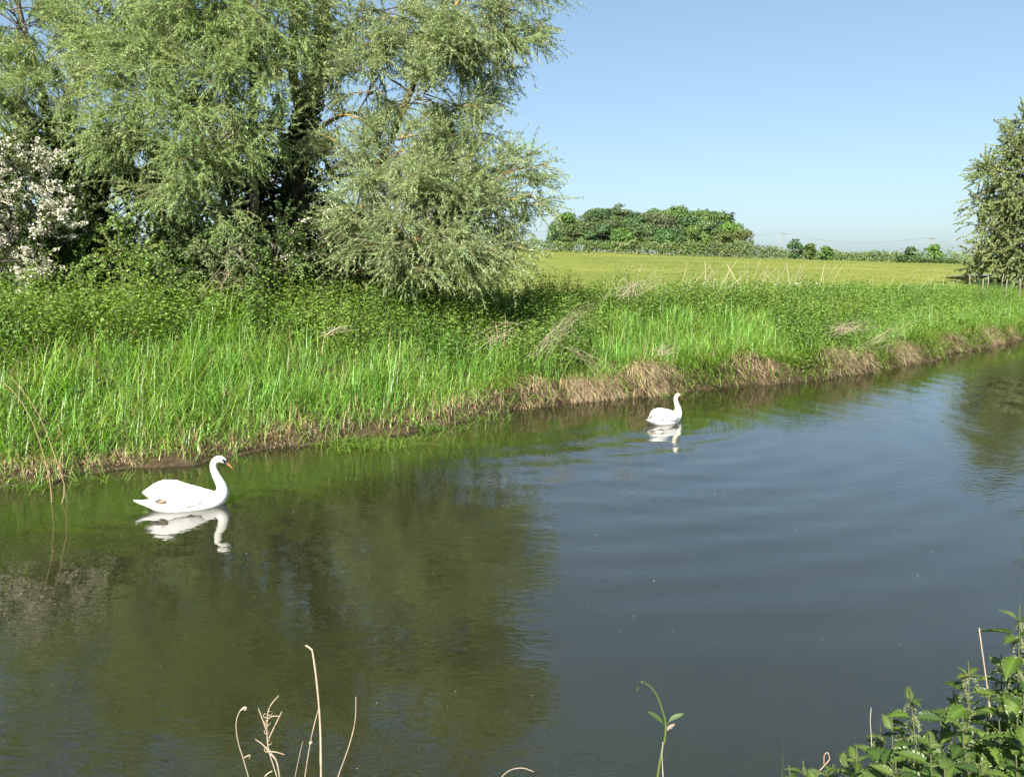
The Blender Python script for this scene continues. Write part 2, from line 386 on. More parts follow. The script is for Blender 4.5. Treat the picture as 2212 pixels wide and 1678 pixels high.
# near bank (the photographer's side)
def near_d(x, y): return (2.75 + .50 * np.asarray(x) - np.asarray(y)) * .894
def near_z(x, y):
    d = near_d(x, y)
    return np.interp(d, [-1.5, -.25, .0, .15, 1.0, 2.6, 5], [-1.0, -.3, 0., .12, .5, 1.15, 1.25]) + .03 * snoise(x, y, 5, .6)
gx = np.linspace(-14, 22, 160); gy = np.linspace(-12, 18, 140)
XX, YY = np.meshgrid(gx, gy, indexing='ij'); V = np.stack([XX, YY, near_z(XX, YY)], -1).reshape(-1, 3); F = gridF(len(gx), len(gy))
k_ = near_d(V[F].mean(1)[:, 0], V[F].mean(1)[:, 1]) > -1.6
A = Acc(); A.add(V, F[k_], (.1, .1, .1)); tag(obj('near_bank', A, M_BANK, sm=True), kind='structure')

# ------------------------------------------------------------------ water with modelled ripples and the swans' wakes
SW1 = at_z(402, 1094); SW2 = at_z(1436, 912)
H1, H2 = math.radians(17), math.radians(43)
def wake(x, y, p, h, amp, lam):
    dx, dy = x - p[0], y - p[1]
    xi = -(dx * math.cos(h) + dy * math.sin(h)) + .45; et = np.abs(-dx * math.sin(h) + dy * math.cos(h))
    arm = np.exp(-((et - .34 * np.maximum(xi, 0) - .12) / (.18 + .06 * np.maximum(xi, 0))) ** 2) * (xi > -.3)
    return amp * arm * np.exp(-np.maximum(xi, 0) / 5) * np.cos(6.283 * (xi * .55 + et * .83) / lam)
def rings(x, y, p, amp, lam, fall, seed):
    dx, dy = x - p[0], y - p[1]; r = np.hypot(dx, dy) + .30 * snoise(x, y, seed, .16)
    return amp * np.cos(6.283 * r / lam) * np.exp(-r / fall) * smooth(r, .3, 1.0)
gx = np.concatenate([-np.geomspace(80, 13, 14), np.arange(-12, 17.01, .1), np.geomspace(18, 120, 16)])
gy = np.concatenate([[-12, -4, 0, 2], np.arange(2.6, 24, .1), np.geomspace(25, 140, 18)])
XX, YY = np.meshgrid(gx, gy, indexing='ij')
fade = smooth(XX, -12, -9) * (1 - smooth(XX, 14, 17)) * smooth(YY, 2.6, 4) * (1 - smooth(YY, 20, 24))
Z = wake(XX, YY, SW1, H1, .0032, .34) + wake(XX, YY, SW2, H2, .0032, .42)
Z += rings(XX, YY, SW2 + np.array([.2, -.3, 0]), .0023, .55, 6.5, 21) + rings(XX, YY, SW1 + np.array([.3, -.2, 0]), .0021, .36, 2.6, 22)
Z += rings(XX, YY, np.array([-4.5, 6.0, 0]), .0016, .33, 2.0, 23)
Z += .0013 * snoise(XX, YY, 31, .75) + .0016 * snoise(XX, YY, 32, .35)
Z += rings(XX, YY, SW2 + np.array([-3.0, 1.5, 0]), .0046, .80, 13, 24) * smooth(XX, -2, 2)
A = Acc(); V = np.stack([XX, YY, Z * fade], -1).reshape(-1, 3); F = gridF(len(gx), len(gy)); A.add(V, F, (.1, .1, .1))
tag(obj('river_water', A, M_WATER, sm=True), kind='structure')

# floating specks
A = Acc(); k = 900
P = np.stack([U(-9, 12, k), U(4, 19, k), np.full(k, .008)], -1)
s_bank = np.array([np.min(np.hypot(wx - p[0], wy - p[1])) for p in P])
P = P[(s_bank > .5) & (near_d(P[:, 0], P[:, 1]) < -.3)]; k = len(P)
A.scatter(PETAL[0], PETAL[1], frames(U(0, 6.28, k), rng.normal(0, .1, k), None, U(.002, .004, k) + .006 * U(0, 1, k) ** 9), P, jit((.55, .52, .36), k, .2))
tag(obj('floating_specks', A, M_PETAL), 'pale specks of fluff and petals floating on the open water', 'floating debris', kind='stuff')

# ------------------------------------------------------------------ swans
def plain_mat(name, col, rough=.6, sss=0, bump=0, scale=60):
    m, n, l = newmat(name); p = N(n, 'BsdfPrincipled'); p.inputs['Base Color'].default_value = (*col, 1); p.inputs['Roughness'].default_value = rough
    tc = N(n, 'TexCoord'); nz = N(n, 'TexNoise'); nz.inputs['Scale'].default_value = scale; nz.inputs['Detail'].default_value = 4; l.new(tc.outputs['Object'], nz.inputs['Vector'])
    mr = N(n, 'MapRange'); mr.inputs[3].default_value = .88; mr.inputs[4].default_value = 1.06; l.new(nz.outputs['Fac'], mr.inputs[0])
    rgb = N(n, 'RGB'); rgb.outputs[0].default_value = (*col, 1); sc = N(n, 'VectorMath', operation='SCALE'); l.new(rgb.outputs[0], sc.inputs[0]); l.new(mr.outputs[0], sc.inputs['Scale']); l.new(sc.outputs[0], p.inputs['Base Color'])
    if bump:
        b = N(n, 'Bump'); b.inputs['Strength'].default_value = bump; b.inputs['Distance'].default_value = .006; l.new(nz.outputs['Fac'], b.inputs['Height']); l.new(b.outputs[0], p.inputs['Normal'])
    o = N(n, 'OutputMaterial'); l.new(p.outputs[0], o.inputs[0]); return m
M_FEATHER = plain_mat('white_feather', (.74, .72, .68), .7, bump=.25, scale=45)
M_NECK = tint_mat('neck_feather', .75, .04, 40)
M_BILL = plain_mat('orange_bill', (.42, .17, .06), .45)
M_BLACK = plain_mat('black_skin', (.012, .012, .012), .35)
def crspline(P, n):
    P = np.asarray(P, float); m = len(P); Q = np.concatenate([[2 * P[0] - P[1]], P, [2 * P[-1] - P[-2]]])
    t = np.linspace(0, m - 1 - 1e-6, n); i = t.astype(int); f = (t - i)[:, None]
    a, b, c, d = Q[i], Q[i + 1], Q[i + 2], Q[i + 3]
    return .5 * (2 * b + (c - a) * f + (2 * a - 5 * b + 4 * c - d) * f ** 2 + (-a + 3 * b - 3 * c + d) * f ** 3)
def loft(rows, n, sides, colf=None):
    """rows: x, z, half width, half height along a spine in the xz plane"""
    R = crspline(rows, n); c = np.stack([R[:, 0], np.zeros(n), R[:, 1]], -1)
    T = norm(np.gradient(c, axis=0)); Up = np.stack([-T[:, 2], np.zeros(n), T[:, 0]], -1); Y = np.array([0, 1., 0])
    th = np.arange(sides) * 2 * np.pi / sides
    V = c[:, None] + Y * (np.cos(th)[None, :, None] * np.abs(R[:, 2])[:, None, None]) + Up[:, None] * (np.sin(th)[None, :, None] * np.abs(R[:, 3])[:, None, None])
    i = np.arange(n - 1)[:, None] * sides; j = np.arange(sides)[None]
    F = np.stack([i + j, i + sides + j, i + sides + (j + 1) % sides, i + (j + 1) % sides], -1).reshape(-1, 4)
    return V.reshape(-1, 3), F, R
def cap(acc_v, sides, n, base=0):
    return [list(range(sides)), list(range((n - 1) * sides, n * sides))[::-1]]
def make_swan(label, pos, heading, raised, sc, neckt):
    root = thing('swan', label, 'swan', pos)
    def wp_(V):
        V = np.array(V, float)
        if not raised: V[:, 2] = np.where(V[:, 2] > .26, .26 + (V[:, 2] - .26) * .78, V[:, 2])
        return V
    # body, tail, neck and head in one continuous skin
    rows = [(-.60, .135, .012, .006), (-.52, .105, .055, .022), (-.42, .08, .10, .05), (-.30, .06, .155, .10), (-.12, .05, .20, .155), (.06, .05, .215, .175),
            (.20, .05, .195, .165), (.31, .055, .155, .135), (.39, .085, .115, .105), (.435, .15, .082, .082), (.435, .23, .060, .064), (.405, .31, .050, .054),
            (.372, .39, .044, .047), (.352, .46, .040, .042), (.352, .52, .038, .040), (.380, .568, .038, .042), (.425, .582, .037, .044), (.465, .568, .032, .038), (.497, .540, .021, .024), (.505, .532, .012, .014)]
    if not raised:
        rows = [(a * (1 if a < .3 else 1), b, c, d) for a, b, c, d in rows]
    V, F, R = loft(rows, 78, 20)
    ff = smooth(V[:, 2], .22, .42)[:, None]
    # rusty stained neck (as the birds have) blended into white plumage
    col = np.array([.75, .73, .69]) * (1 - ff) + np.asarray(neckt) * ff
    A = Acc(); A.add(wp_(V), F, col); A.f.append(np.array([list(range(20))[::-1]])); A.f.append(np.array([list(range(77 * 20, 78 * 20))]))
    body = obj('body', A, M_NECK, root, sm=True, off=(0, 0, 0))
    # folded wings: shell of overlapping feathers
    for sgn_ in (1, -1):
        A = Acc(); nx, nv = 26, 12
        xs = np.linspace(.27, -.44, nx)
        up = .06 if raised else .0
        top = np.interp(xs, [-.44, -.36, -.25, -.1, .05, .18, .27], [.20 + up, .255 + up, .295 + up, .30 + up * .6, .262, .215, .17])
        low = np.interp(xs, [-.44, -.36, -.25, -.1, .05, .18, .27], [.17 + up, .16 + up * .8, .13 + up * .4, .075, .06, .07, .12])
        wid = np.interp(xs, [-.44, -.36, -.25, -.1, .05, .18, .27], [.04, .105, .165, .215, .232, .20, .12])
        inn = np.interp(xs, [-.44, -.25, .0, .27], [.012, .012, .02, .035])
        a = np.linspace(0, 1, nv)[None]
        ang = a * math.pi / 2
        yy = inn[:, None] + (wid - inn)[:, None] * np.sin(ang) ** .85
        zz = low[:, None] + (top - low)[:, None] * np.cos(ang) ** .8
        rowz = .007 * (np.abs(((xs[:, None] * 14 + a * 2.5) % 1) - .5) * 2)
        VO = np.stack([np.broadcast_to(xs[:, None], yy.shape), yy + rowz, zz + rowz], -1)
        VI = VO - np.stack([np.zeros_like(yy), .014 * np.sin(ang) + 0 * yy, .014 + 0 * yy], -1)
        VV = np.concatenate([VO.reshape(-1, 3), VI.reshape(-1, 3)]); VV[:, 1] *= sgn_
        g = gridF(nx, nv); n0 = nx * nv
        edge = [(i * nv + nv - 1, (i + 1) * nv + nv - 1) for i in range(nx - 1)] + [((nx - 1) * nv + j + 1, (nx - 1) * nv + j) for j in range(nv - 1)] + [((i + 1) * nv, i * nv) for i in range(nx - 1)] + [(j, j + 1) for j in range(nv - 1)]
        FF = [g, g[:, ::-1] + n0, np.array([(p_, q_, q_ + n0, p_ + n0) for p_, q_ in edge])]
        A.add(VV, np.concatenate(FF), (.82, .8, .77))
        wing = obj('wing', A, M_FEATHER, root, sm=True, off=(0, 0, 0))
        A = Acc()
        for q in range(9):                          # flight feathers fanning over the rump
            f = q / 8; L = .20 - .07 * f
            p0 = np.array([-.30 + .06 * f, (.03 + .125 * f), .25 - .095 * f + up * (1 - .4 * f)])
            dr = norm(np.array([-1, .05 - .12 * f, -.42 + .15 * f + (.1 if raised else 0)]))
            side = norm(np.array([0, 1, -.5 - 1.0 * f])); nn = np.cross(dr, side)
            prof = [(0, .018), (.3, .024), (.7, .023), (.92, .014), (1, .003)]
            vs = []
            for tq, wq in prof:
                cc = p0 + dr * L * tq + np.array([0, 0, -.02 * tq * tq])
                vs += [cc - side * wq, cc + nn * .006, cc + side * wq, cc - nn * .004]
            vs = np.array(vs); vs[:, 1] *= sgn_
            fs = [(4 * i + j, 4 * i + (j + 1) % 4, 4 * i + 4 + (j + 1) % 4, 4 * i + 4 + j) for i in range(4) for j in range(4)]
            A.add(vs, fs, (.8, .78, .74))
        obj('flight_feathers', A, M_FEATHER, wing, off=(0, 0, 0))
    # bill
    V, F, R = loft([(.492, .545, .020, .024), (.515, .522, .0185, .019), (.540, .494, .016, .013), (.560, .470, .0165, .009), (.574, .452, .012, .006), (.577, .447, .004, .003)], 22, 12)
    A = Acc(); A.add(wp_(V), F, (1, 1, 1)); bill = obj('bill', A, M_BILL, root, sm=True, off=(0, 0, 0))
    # black knob, lores and nail
    V, F, R = loft([(.478, .574, .003, .003), (.488, .570, .013, .012), (.501, .557, .016, .014), (.513, .541, .012, .010), (.520, .531, .002, .002)], 14, 10)
    A = Acc(); A.add(wp_(V), F, (1, 1, 1)); obj('bill_knob', A, M_BLACK, bill, sm=True, off=(0, 0, 0))
    A = Acc()
    for sg2 in (1, -1):
        pts = np.array([(.446, .592), (.470, .588), (.500, .566), (.517, .542), (.510, .516), (.488, .522), (.470, .556)])
        yv = np.array([.0365, .0345, .029, .024, .024, .031, .0375]) * sg2
        o_ = np.stack([pts[:, 0], yv, pts[:, 1]], -1); i_ = o_ * np.array([1, .7, 1])
        A.add(wp_(np.concatenate([o_, i_])), [(j, (j + 1) % 7, 7 + (j + 1) % 7, 7 + j) for j in range(7)], (1, 1, 1))
        A.f.append(np.array([[A.n - 14 + j for j in range(7)]]))
    obj('lores', A, M_BLACK, root, off=(0, 0, 0))
    for sg2 in (1, -1):
        th = np.linspace(0, math.pi, 7); ph = np.arange(8) * math.pi / 4
        V = np.array([[.452 + .006 * math.sin(a) * math.cos(b), sg2 * .033 + .006 * math.sin(a) * math.sin(b), .588 + .006 * math.cos(a)] for a in th for b in ph])
        F = [(i * 8 + j, i * 8 + (j + 1) % 8, i * 8 + 8 + (j + 1) % 8, i * 8 + 8 + j) for i in range(6) for j in range(8)]
        A = Acc(); A.add(wp_(V), F, (1, 1, 1)); obj('eye', A, M_BLACK, root, sm=True, off=(0, 0, 0))
    if raised:                                       # one dark foot tucked up on the near flank
        V, F, R = loft([(-.335, .115, .004, .004), (-.31, .120, .016, .020), (-.27, .128, .020, .032), (-.23, .140, .018, .026), (-.205, .150, .006, .008)], 16, 10)
        V = V + np.array([0, -.150, 0]); V[:, 1] -= (V[:, 0] + .27) * .45
        A = Acc(); A.add(V, F, (.16, .125, .085)); obj('foot', A, M_NECK, root, sm=True, off=(0, 0, 0))
    root.rotation_euler = (0, 0, heading); root.scale = (sc, sc, sc)
    return root
make_swan('white swan with arched wings and orange bill, swimming nearest to the grassy shore edge', (SW1[0], SW1[1], 0), H1, True, .91, (.80, .78, .72))
make_swan('smaller looking white swan with buff neck swimming away by the dry overhanging bank', (SW2[0], SW2[1], 0), H2, False, .86, (.78, .72, .52))

# ------------------------------------------------------------------ trees
def bez(p0, p1, p2, m):
    t = np.linspace(0, 1, m)[:, None]; return (1 - t) ** 2 * p0 + 2 * t * (1 - t) * p1 + t * t * p2
def wob(path, a, seed):
    r = np.random.default_rng(seed); m = len(path); t = np.linspace(0, 1, m)[:, None]
    w_ = sum(r.normal(0, a / k, (1, 3)) * np.sin(t * math.pi * k * 1.5 + r.uniform(0, 6.28, (1, 3))) for k in (1, 2, 3))
    return path + w_ * np.minimum(1, t * 4)
_seed = [100]
def grow(acc_w, acc_l, acc_t, limb_from, limb_pts, clump, P):
    """limb to a clump, branches, twigs, leaves. returns the limb path"""
    c = np.array(clump[:3]); r = clump[3]; dens = clump[4] if len(clump) > 4 else 1.0
    rz = clump[5] if len(clump) > 5 else .85
    _seed[0] += 1
    L = np.linalg.norm(c - limb_from)
    mid = limb_from * .45 + c * .55 + np.array([0, 0, P.get('arch', .22) * L])
    limb = wob(bez(limb_from, mid, c, 14), .035 * L, _seed[0])
    r0 = P.get('lr', .013) * (L + 1.2) * (0.7 + .3 * r) ; acc_w.tubes(limb, np.linspace(r0, r0 * .25, 14), P['bark'], 6)
    nb = max(4, int(11 * r * math.sqrt(dens)))
    d = norm(rng.normal(0, 1, (nb, 3))); rad = r * U(.45, 1.0, (nb, 1)) ** .6
    tgt = c + d * rad * np.array([1, 1, rz])
    st = limb[rng.integers(5, 14, nb)]
    m = 7; t = np.linspace(0, 1, m)[None, :, None]
    midp = (st * .5 + tgt * .5) + np.array([0, 0, 1]) * (.18 * r) + rng.normal(0, .1 * r, (nb, 3))
    br = (1 - t) ** 2 * st[:, None] + 2 * t * (1 - t) * midp[:, None] + t * t * tgt[:, None]
    acc_w.tubes(br, np.linspace(P.get('br', .016), .006, m), P['bark'], 4)
    # twigs
    nt_ = int(P['tw'] * r * r * dens)
    bi = rng.integers(0, nb, nt_); bp = U(.25, 1, nt_) ** .7 * (m - 1.001); i0 = bp.astype(int); f = (bp - i0)[:, None]
    p0 = br[bi, i0] * (1 - f) + br[bi, i0 + 1] * f
    bd = norm(br[bi, i0 + 1] - br[bi, i0])
    outd = norm(p0 - c + 1e-3)
    D = norm(bd * .6 + outd * .55 + rng.normal(0, .52, (nt_, 3)) + np.array([0, 0, P.get('lift', .0)]))
    tl_ = U(*P['tl'], nt_)[:, None] * (.55 + .45 * min(1, r)); mt = 5
    pts = [p0]; g = P['droop']
    for q in range(mt - 1):
        D = norm(D + np.array([0, 0, -g]) * U(.5, 1.5, (nt_, 1)) + rng.normal(0, .10, (nt_, 3)))
        pts.append(pts[-1] + D * tl_ / (mt - 1))
    pts = np.stack(pts, 1)
    acc_t.tubes(pts[:, ::2], np.linspace(.0045, .0018, 3) * P.get('twr', 1), jit(P['twig'], nt_, .2), 3)
    # leaves
    nl = P['nl']; K = nt_ * nl
    tw = np.repeat(np.arange(nt_), nl); lp = U(.08, 1, K) * (mt - 1.001); i0 = lp.astype(int); f = (lp - i0)[:, None]
    q0 = pts[tw, i0] * (1 - f) + pts[tw, i0 + 1] * f; td = norm(pts[tw, i0 + 1] - pts[tw, i0])
    ld = norm(td * P.get('along', .6) + rng.normal(0, .55, (K, 3)) + np.array([0, 0, -P.get('ldroop', .25)]))
    ll = U(.7, 1.2, K) * P['ll']; lw = ll * P['ar'] * U(.8, 1.25, K)
    shade = jit(P['leaf'], nt_, .13, .05)[tw] * (1 + rng.normal(0, .16, (K, 1)))
    acc_l.scatter(*P.get('tpl', LEAF_N), dirframes(ld, ll, lw, U(-1.2, 1.2, K)), q0, np.clip(shade, .004, .8))
    if 'bl' in P:
        pb = P['bl'] * (clump[6] if len(clump) > 6 else 1.0)
        nb2 = int(nt_ * pb)
        bi = rng.integers(0, nt_, nb2); cc = pts[bi, rng.integers(2, mt, nb2)]
        kk = 16; cp = np.repeat(cc, kk, 0) + rng.normal(0, .045, (nb2 * kk, 3)) * np.array([1, 1, .6])
        Dn = norm(rng.normal(0, .6, (len(cp), 3)) + np.array([-.1, -.5, .7]))
        P['accb'].scatter(*PETAL, dirframes(Dn, U(.02, .038, len(cp)), U(.02, .038, len(cp)), U(0, 6, len(cp))), cp, jit((.62, .585, .48), len(cp), .09, .03))
    return limb
def tree(name, label, base, stems, clumps, P, bark, leafmat, group=None, ivy=None, cat='tree', stem_name='trunk', crown_name='crown'):
    root = thing(name, label, cat, base, group)
    allp = []
    for st in stems:
        pts, r0, r1 = st[:3]
        path = wob(crspline(pts, 22), .05, _seed[0] + 7); _seed[0] += 1
        A = Acc(); rr = np.linspace(0, 1, 22); rad = r0 + (r1 - r0) * rr + r0 * .5 * np.exp(-rr * 22)
        A.tubes(path, rad, (.1, .09, .06), 9); obj(stem_name, A, bark, root, sm=True)
        allp.append(path)
    allp = np.concatenate(allp)
    Lf, Tw, B = Acc(), Acc(), Acc(); P = dict(P); P['accb'] = B
    for cl in clumps:
        c = np.array(cl[:3]); dv = np.linalg.norm(allp - c, axis=1); h = allp[:, 2]
        want = c[2] - .55 * np.linalg.norm((allp - c)[:, :2], axis=1)
        cost = dv + np.abs(h - want) * 1.0 + (h > c[2]) * 3
        k = int(np.argmin(cost + U(0, .4, len(cost))))
        W = Acc(); grow(W, Lf, Tw, allp[k], None, cl, P)
        obj(P.get('limb_name', 'limb'), W, bark, root, sm=True)
    cr = obj(crown_name, Lf, leafmat, root); cr['kind'] = 'stuff'
    tw = obj('twigs', Tw, M_TWIG, root); tw['kind'] = 'stuff'
    if B.n: b = obj('blossom', B, M_PETAL, root); b['kind'] = 'stuff'
    return root, allp
def CL(lst):
    o = []
    for e in lst:
        px, py, y, r = e[:4]; o.append((*at_y(px, py, y), r, *e[4:]))
    return o
def PT(lst): return [at_y(a, b, y) for a, b, y in lst]

WP = dict(bark=(.12, .1, .07), tmp=0, twig=(.19, .20, .085), leaf=(.222, .28, .122), ll=.086, ar=.215, tl=(.45, 1.05), tpl=LEAF_T, tw=255, nl=42, droop=.09, lr=.011, arch=.2, along=.7, ldroop=.2)
# main crack willow
base = at_y(640, 600, 21.5); base[2] = 1.15
stems = [([base, *PT([(645, 480, 21.5), (650, 330, 21.5), (668, 220, 21.5), (690, 90, 21.5), (700, -60, 21.6), (690, -260, 21.8), (700, -480, 22)])], .30, .05),
         ([*PT([(652, 300, 21.5), (640, 200, 21.2), (652, 70, 21), (630, -70, 21), (610, -260, 21)])], .15, .04),
         ([base + np.array([1.1, -.5, -.1]), *PT([(775, 470, 20.6), (835, 330, 20.4), (872, 240, 20.3), (920, 120, 20.3), (965, 0, 20.4), (990, -180, 20.6), (985, -400, 20.8)])], .13, .04),
         ([base + np.array([.9, -1.4, -.1]), *PT([(740, 545, 19.3), (790, 540, 18.9), (860, 530, 18.5), (940, 500, 18.3)])], .10, .03),
         ([*PT([(655, 330, 21.4), (700, 270, 20.8), (760, 245, 20.2), (812, 268, 19.8), (860, 300, 19.4)])], .06, .02),
         ([*PT([(690, 150, 21.4), (740, 110, 20.8), (810, 95, 20.4), (880, 85, 20.2)])], .06, .02)]
cl = CL([(900, 420, 18.5, 1.45), (1015, 425, 18.8, 1.3), (1085, 385, 19, .95), (950, 510, 18, 1.3), (1050, 520, 18.3, .95), (840, 500, 18, 1.1), (1130, 415, 19, .7), (990, 335, 19.2, 1.15),
         (1130, 480, 18.8, .5, .8), (880, 560, 17.6, .8), (1000, 575, 17.7, .75), (780, 400, 19, .9), (860, 330, 19, 1.0), (1160, 360, 19, .45, .7),
         (1000, 240, 19.8, .95), (920, 200, 19.6, 1.2), (820, 190, 19.6, 1.0, .8), (1060, 300, 19.5, .65),
         (1080, 70, 20, 1.1), (1000, 40, 20.2, 1.4), (1095, -40, 20.4, 1.2), (890, 50, 20.3, 1.2, .85), (1120, 100, 20, .65), (1030, 130, 20, .85), (760, 60, 20.2, 1.0, .6), (720, 180, 20, .7, .8),
         (740, 330, 19.5, .8), (620, 120, 20, .9, .7), (700, 60, 19.8, .9, .7), (780, 130, 19.6, .9, .8), (700, 260, 19.6, .7, .8), (820, 20, 19.8, 1.0, .7), (960, 110, 19.4, .9), (660, 0, 20, .9, .6), (1150, 30, 20.2, .5, .8), (1170, 430, 18.9, .45, .8), (1110, 560, 18.2, .5)])
cl += CL([(980, -170, 21, 2.0, .22), (800, -120, 21, 1.9, .22), (700, -260, 21.5, 2.2, .22), (880, -330, 21.5, 2.2, .22), (1040, -290, 21.3, 1.7, .22), (790, -480, 22, 2.0, .22), (960, -480, 21.8, 2.0, .22), (620, -420, 22, 2.0, .22), (1010, -620, 22, 1.4, .22), (850, -650, 22, 1.8, .22)])
willow, wp = tree('willow_tree', 'large willow with ivy clad dark trunk and orange lichen limbs drooping right towards the meadow', base, stems, cl, WP, M_BARK, M_WILLOW)
# ivy up the main trunk
A = Acc(); k = 6000; tr = wp[:16]; q = rng.integers(0, 13, k); f = U(0, 1, (k, 1)); pp = tr[q] * (1 - f) + tr[q + 1] * f
pp = pp + norm(rng.normal(0, 1, (k, 3)) * np.array([1, 1, .2])) * (U(.22, .55, (k, 1)) * (1.15 - q[:, None] / 16))
A.scatter(*LEAF_6, dirframes(norm(rng.normal(0, .5, (k, 3)) + np.array([0, -.3, -.5])), U(.07, .11, k), U(.06, .1, k), U(-1, 1, k)), pp, jit((.022, .042, .012), k))
ivy = obj('ivy', A, M_LEAF, willow); ivy['kind'] = 'stuff'

# slender willow with the straight grey trunk
base = at_y(549, 590, 19.8); base[2] = 1.3
stems = [([base, *PT([(550, 500, 19.8), (545, 350, 19.8), (542, 240, 19.8), (543, 100, 19.8), (535, -40, 19.9), (528, -220, 20), (530, -400, 20)])], .115, .035),
         ([*PT([(546, 410, 19.7), (520, 395, 19.2), (480, 370, 18.8), (440, 345, 18.4)])], .055, .02)]
cl = CL([(600, 50, 19.5, 1.1, .8), (500, 40, 19.2, 1.3), (400, 50, 19.6, 1.3), (450, 150, 18.9, 1.2), (340, 130, 19.2, 1.2), (570, 190, 18.9, .9, .8), (420, 250, 18.4, 1.1), (320, 240, 18.8, 1.1), (500, 290, 18.4, .8, .8),
         (395, 345, 18, .9), (345, 410, 17.8, .75), (440, 400, 17.7, .7, .8), (260, 180, 19, 1.1), (250, 280, 18.6, .85), (610, 290, 18.8, .6, .7), (470, 470, 17.4, .55, .8), (480, 210, 18.3, .8, .8), (560, 100, 18.9, .8, .8), (550, 20, 19, .9, .7), (420, 20, 19, 1.0, .8)])
cl += CL([(500, -120, 20, 1.8, .22), (380, -110, 20, 1.8, .22), (300, -20, 19.6, 1.4, .7), (450, -300, 20.4, 1.9, .22), (570, -280, 20.4, 1.6, .22), (330, -280, 20.5, 1.6, .22), (500, -450, 20.5, 1.5, .22)])
tree('willow_tree', 'slender willow with one straight grey trunk standing left of the ivy clad willow', base, stems, cl, dict(WP, leaf=(.205, .28, .10), lr=.009), M_BARK2, M_WILLOW)
# left background willow with the leaning pale stem
base = at_y(150, 590, 22.5); base[2] = 1.2
stems = [([base, *PT([(140, 420, 22.5), (115, 300, 22.4), (92, 210, 22.3), (60, 90, 22.2), (35, -20, 22.2), (10, -200, 22.3)])], .13, .04),
         ([*PT([(125, 340, 22.4), (160, 200, 22.3), (210, 80, 22.2), (240, -60, 22.2)])], .07, .03)]
cl = CL([(40, 60, 21.5, 1.1, .5), (150, 50, 21.5, 1.1, .55), (90, 150, 21, 1.0, .6), (210, 20, 21.5, 1.3, .6), (-60, 120, 21.5, 1.3, .7), (20, 180, 20.6, .9, .75), (130, 220, 20.4, .9, .8), (-80, 250, 20, 1.3), (220, 110, 21, .9, .7),
         (110, 80, 20.8, .9, .6), (20, 20, 21, 1.0, .6), (270, 60, 20.4, .9, .8), (60, 250, 20, .8, .9), (190, 290, 20, .8, .9)])
cl += CL([(50, -110, 22, 1.8, .22), (190, -130, 22, 1.8, .22), (-120, -60, 22, 1.9, .22), (100, -300, 22.5, 1.8, .22), (250, -250, 22.5, 1.6, .22), (-80, -260, 22.5, 1.8, .22)])
tree('willow_tree', 'airy willow with a leaning pale stem and sky showing through behind the white hawthorn', base, stems, cl, dict(WP, leaf=(.21, .28, .10), lr=.009), M_BARK2, M_WILLOW)

# hawthorns
HP = dict(bark=(.07, .06, .045), twig=(.09, .075, .05), leaf=(.085, .13, .026), ll=.05, ar=.75, tl=(.3, .7), tw=170, nl=22, droop=.06, lr=.014, arch=.15, along=.4, ldroop=.1)
base = at_y(20, 610, 16.6); base[2] = 1.4
stems = [([base + np.array([dx, 0, 0]), base + np.array([dx * 1.6, .1, .9]), base + np.array([dx * 2.6, .2, 1.9])], .07, .03) for dx in (-.5, -.15, .25)]
cl = CL([(20, 370, 16.6, .75, 1.1, .8, 1), (-70, 420, 16.5, .9, 1, .8, 1), (70, 440, 16.3, .6, 1, .8, 1.3), (110, 480, 16.2, .38, 1, .8, 1.5), (20, 520, 16.1, .6, 1, .8, .6), (40, 560, 15.7, .5, 1, .8, 1.8), (-60, 540, 16, .7, 1, .8, 1.3), (15, 450, 16.1, .6, 1, .8, 1.5), (70, 580, 15.6, .3, 1, .8, 1.5), (-80, 330, 17, .7, 1, .8, .4), (30, 320, 17.3, .5, .9, .8, .15)])
tree('hawthorn_bush', 'hawthorn bush covered in white blossom at the left edge above the bank', base, stems, cl, dict(HP, bl=1.05), M_BARK2, M_LEAF, cat='bush', stem_name='stem', crown_name='foliage')
base = at_y(690, 600, 18.6); base[2] = 1.3
stems = [([base + np.array([dx, 0, 0]), base + np.array([dx * 1.6, .1, .5]), base + np.array([dx * 2.6, .1, 1.1])], .04, .02) for dx in (-.2, .2)]
cl = CL([(680, 480, 18.4, .5, 1, .8, .5), (720, 500, 18.3, .45, 1, .8, .6), (660, 540, 18.3, .5, 1, .8, .25), (640, 575, 17.8, .3, 1, .8, .8), (720, 560, 18.2, .45, .9, .8, .1)])
tree('hawthorn_bush', 'small hawthorn with a few white blossom sprays below the ivy clad willow trunk', base, stems, cl, dict(HP, bl=.5), M_BARK2, M_LEAF, cat='bush', stem_name='stem', crown_name='foliage')
# dark thicket under and behind the willows
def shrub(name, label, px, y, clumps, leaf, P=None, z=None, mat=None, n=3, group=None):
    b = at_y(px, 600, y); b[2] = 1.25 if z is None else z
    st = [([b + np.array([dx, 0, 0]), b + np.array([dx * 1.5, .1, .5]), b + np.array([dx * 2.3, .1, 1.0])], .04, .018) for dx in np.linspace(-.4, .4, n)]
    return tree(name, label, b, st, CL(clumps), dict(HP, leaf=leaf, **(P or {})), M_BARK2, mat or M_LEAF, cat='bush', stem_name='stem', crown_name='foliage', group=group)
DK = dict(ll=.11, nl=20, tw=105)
shrub('thorn_bush', 'tall shaded thorn bush with dark stems between white hawthorn and slender willow', 230, 20.5, [(200, 360, 20.5, 1.2), (290, 330, 20.8, 1.3), (260, 440, 20.4, 1.2), (360, 420, 21, 1.3), (180, 480, 20, 1.0), (310, 520, 20.2, 1.0), (150, 300, 20.6, 1.0), (400, 520, 20.6, 1.1), (120, 410, 20.4, .9)], (.036, .062, .014), DK)
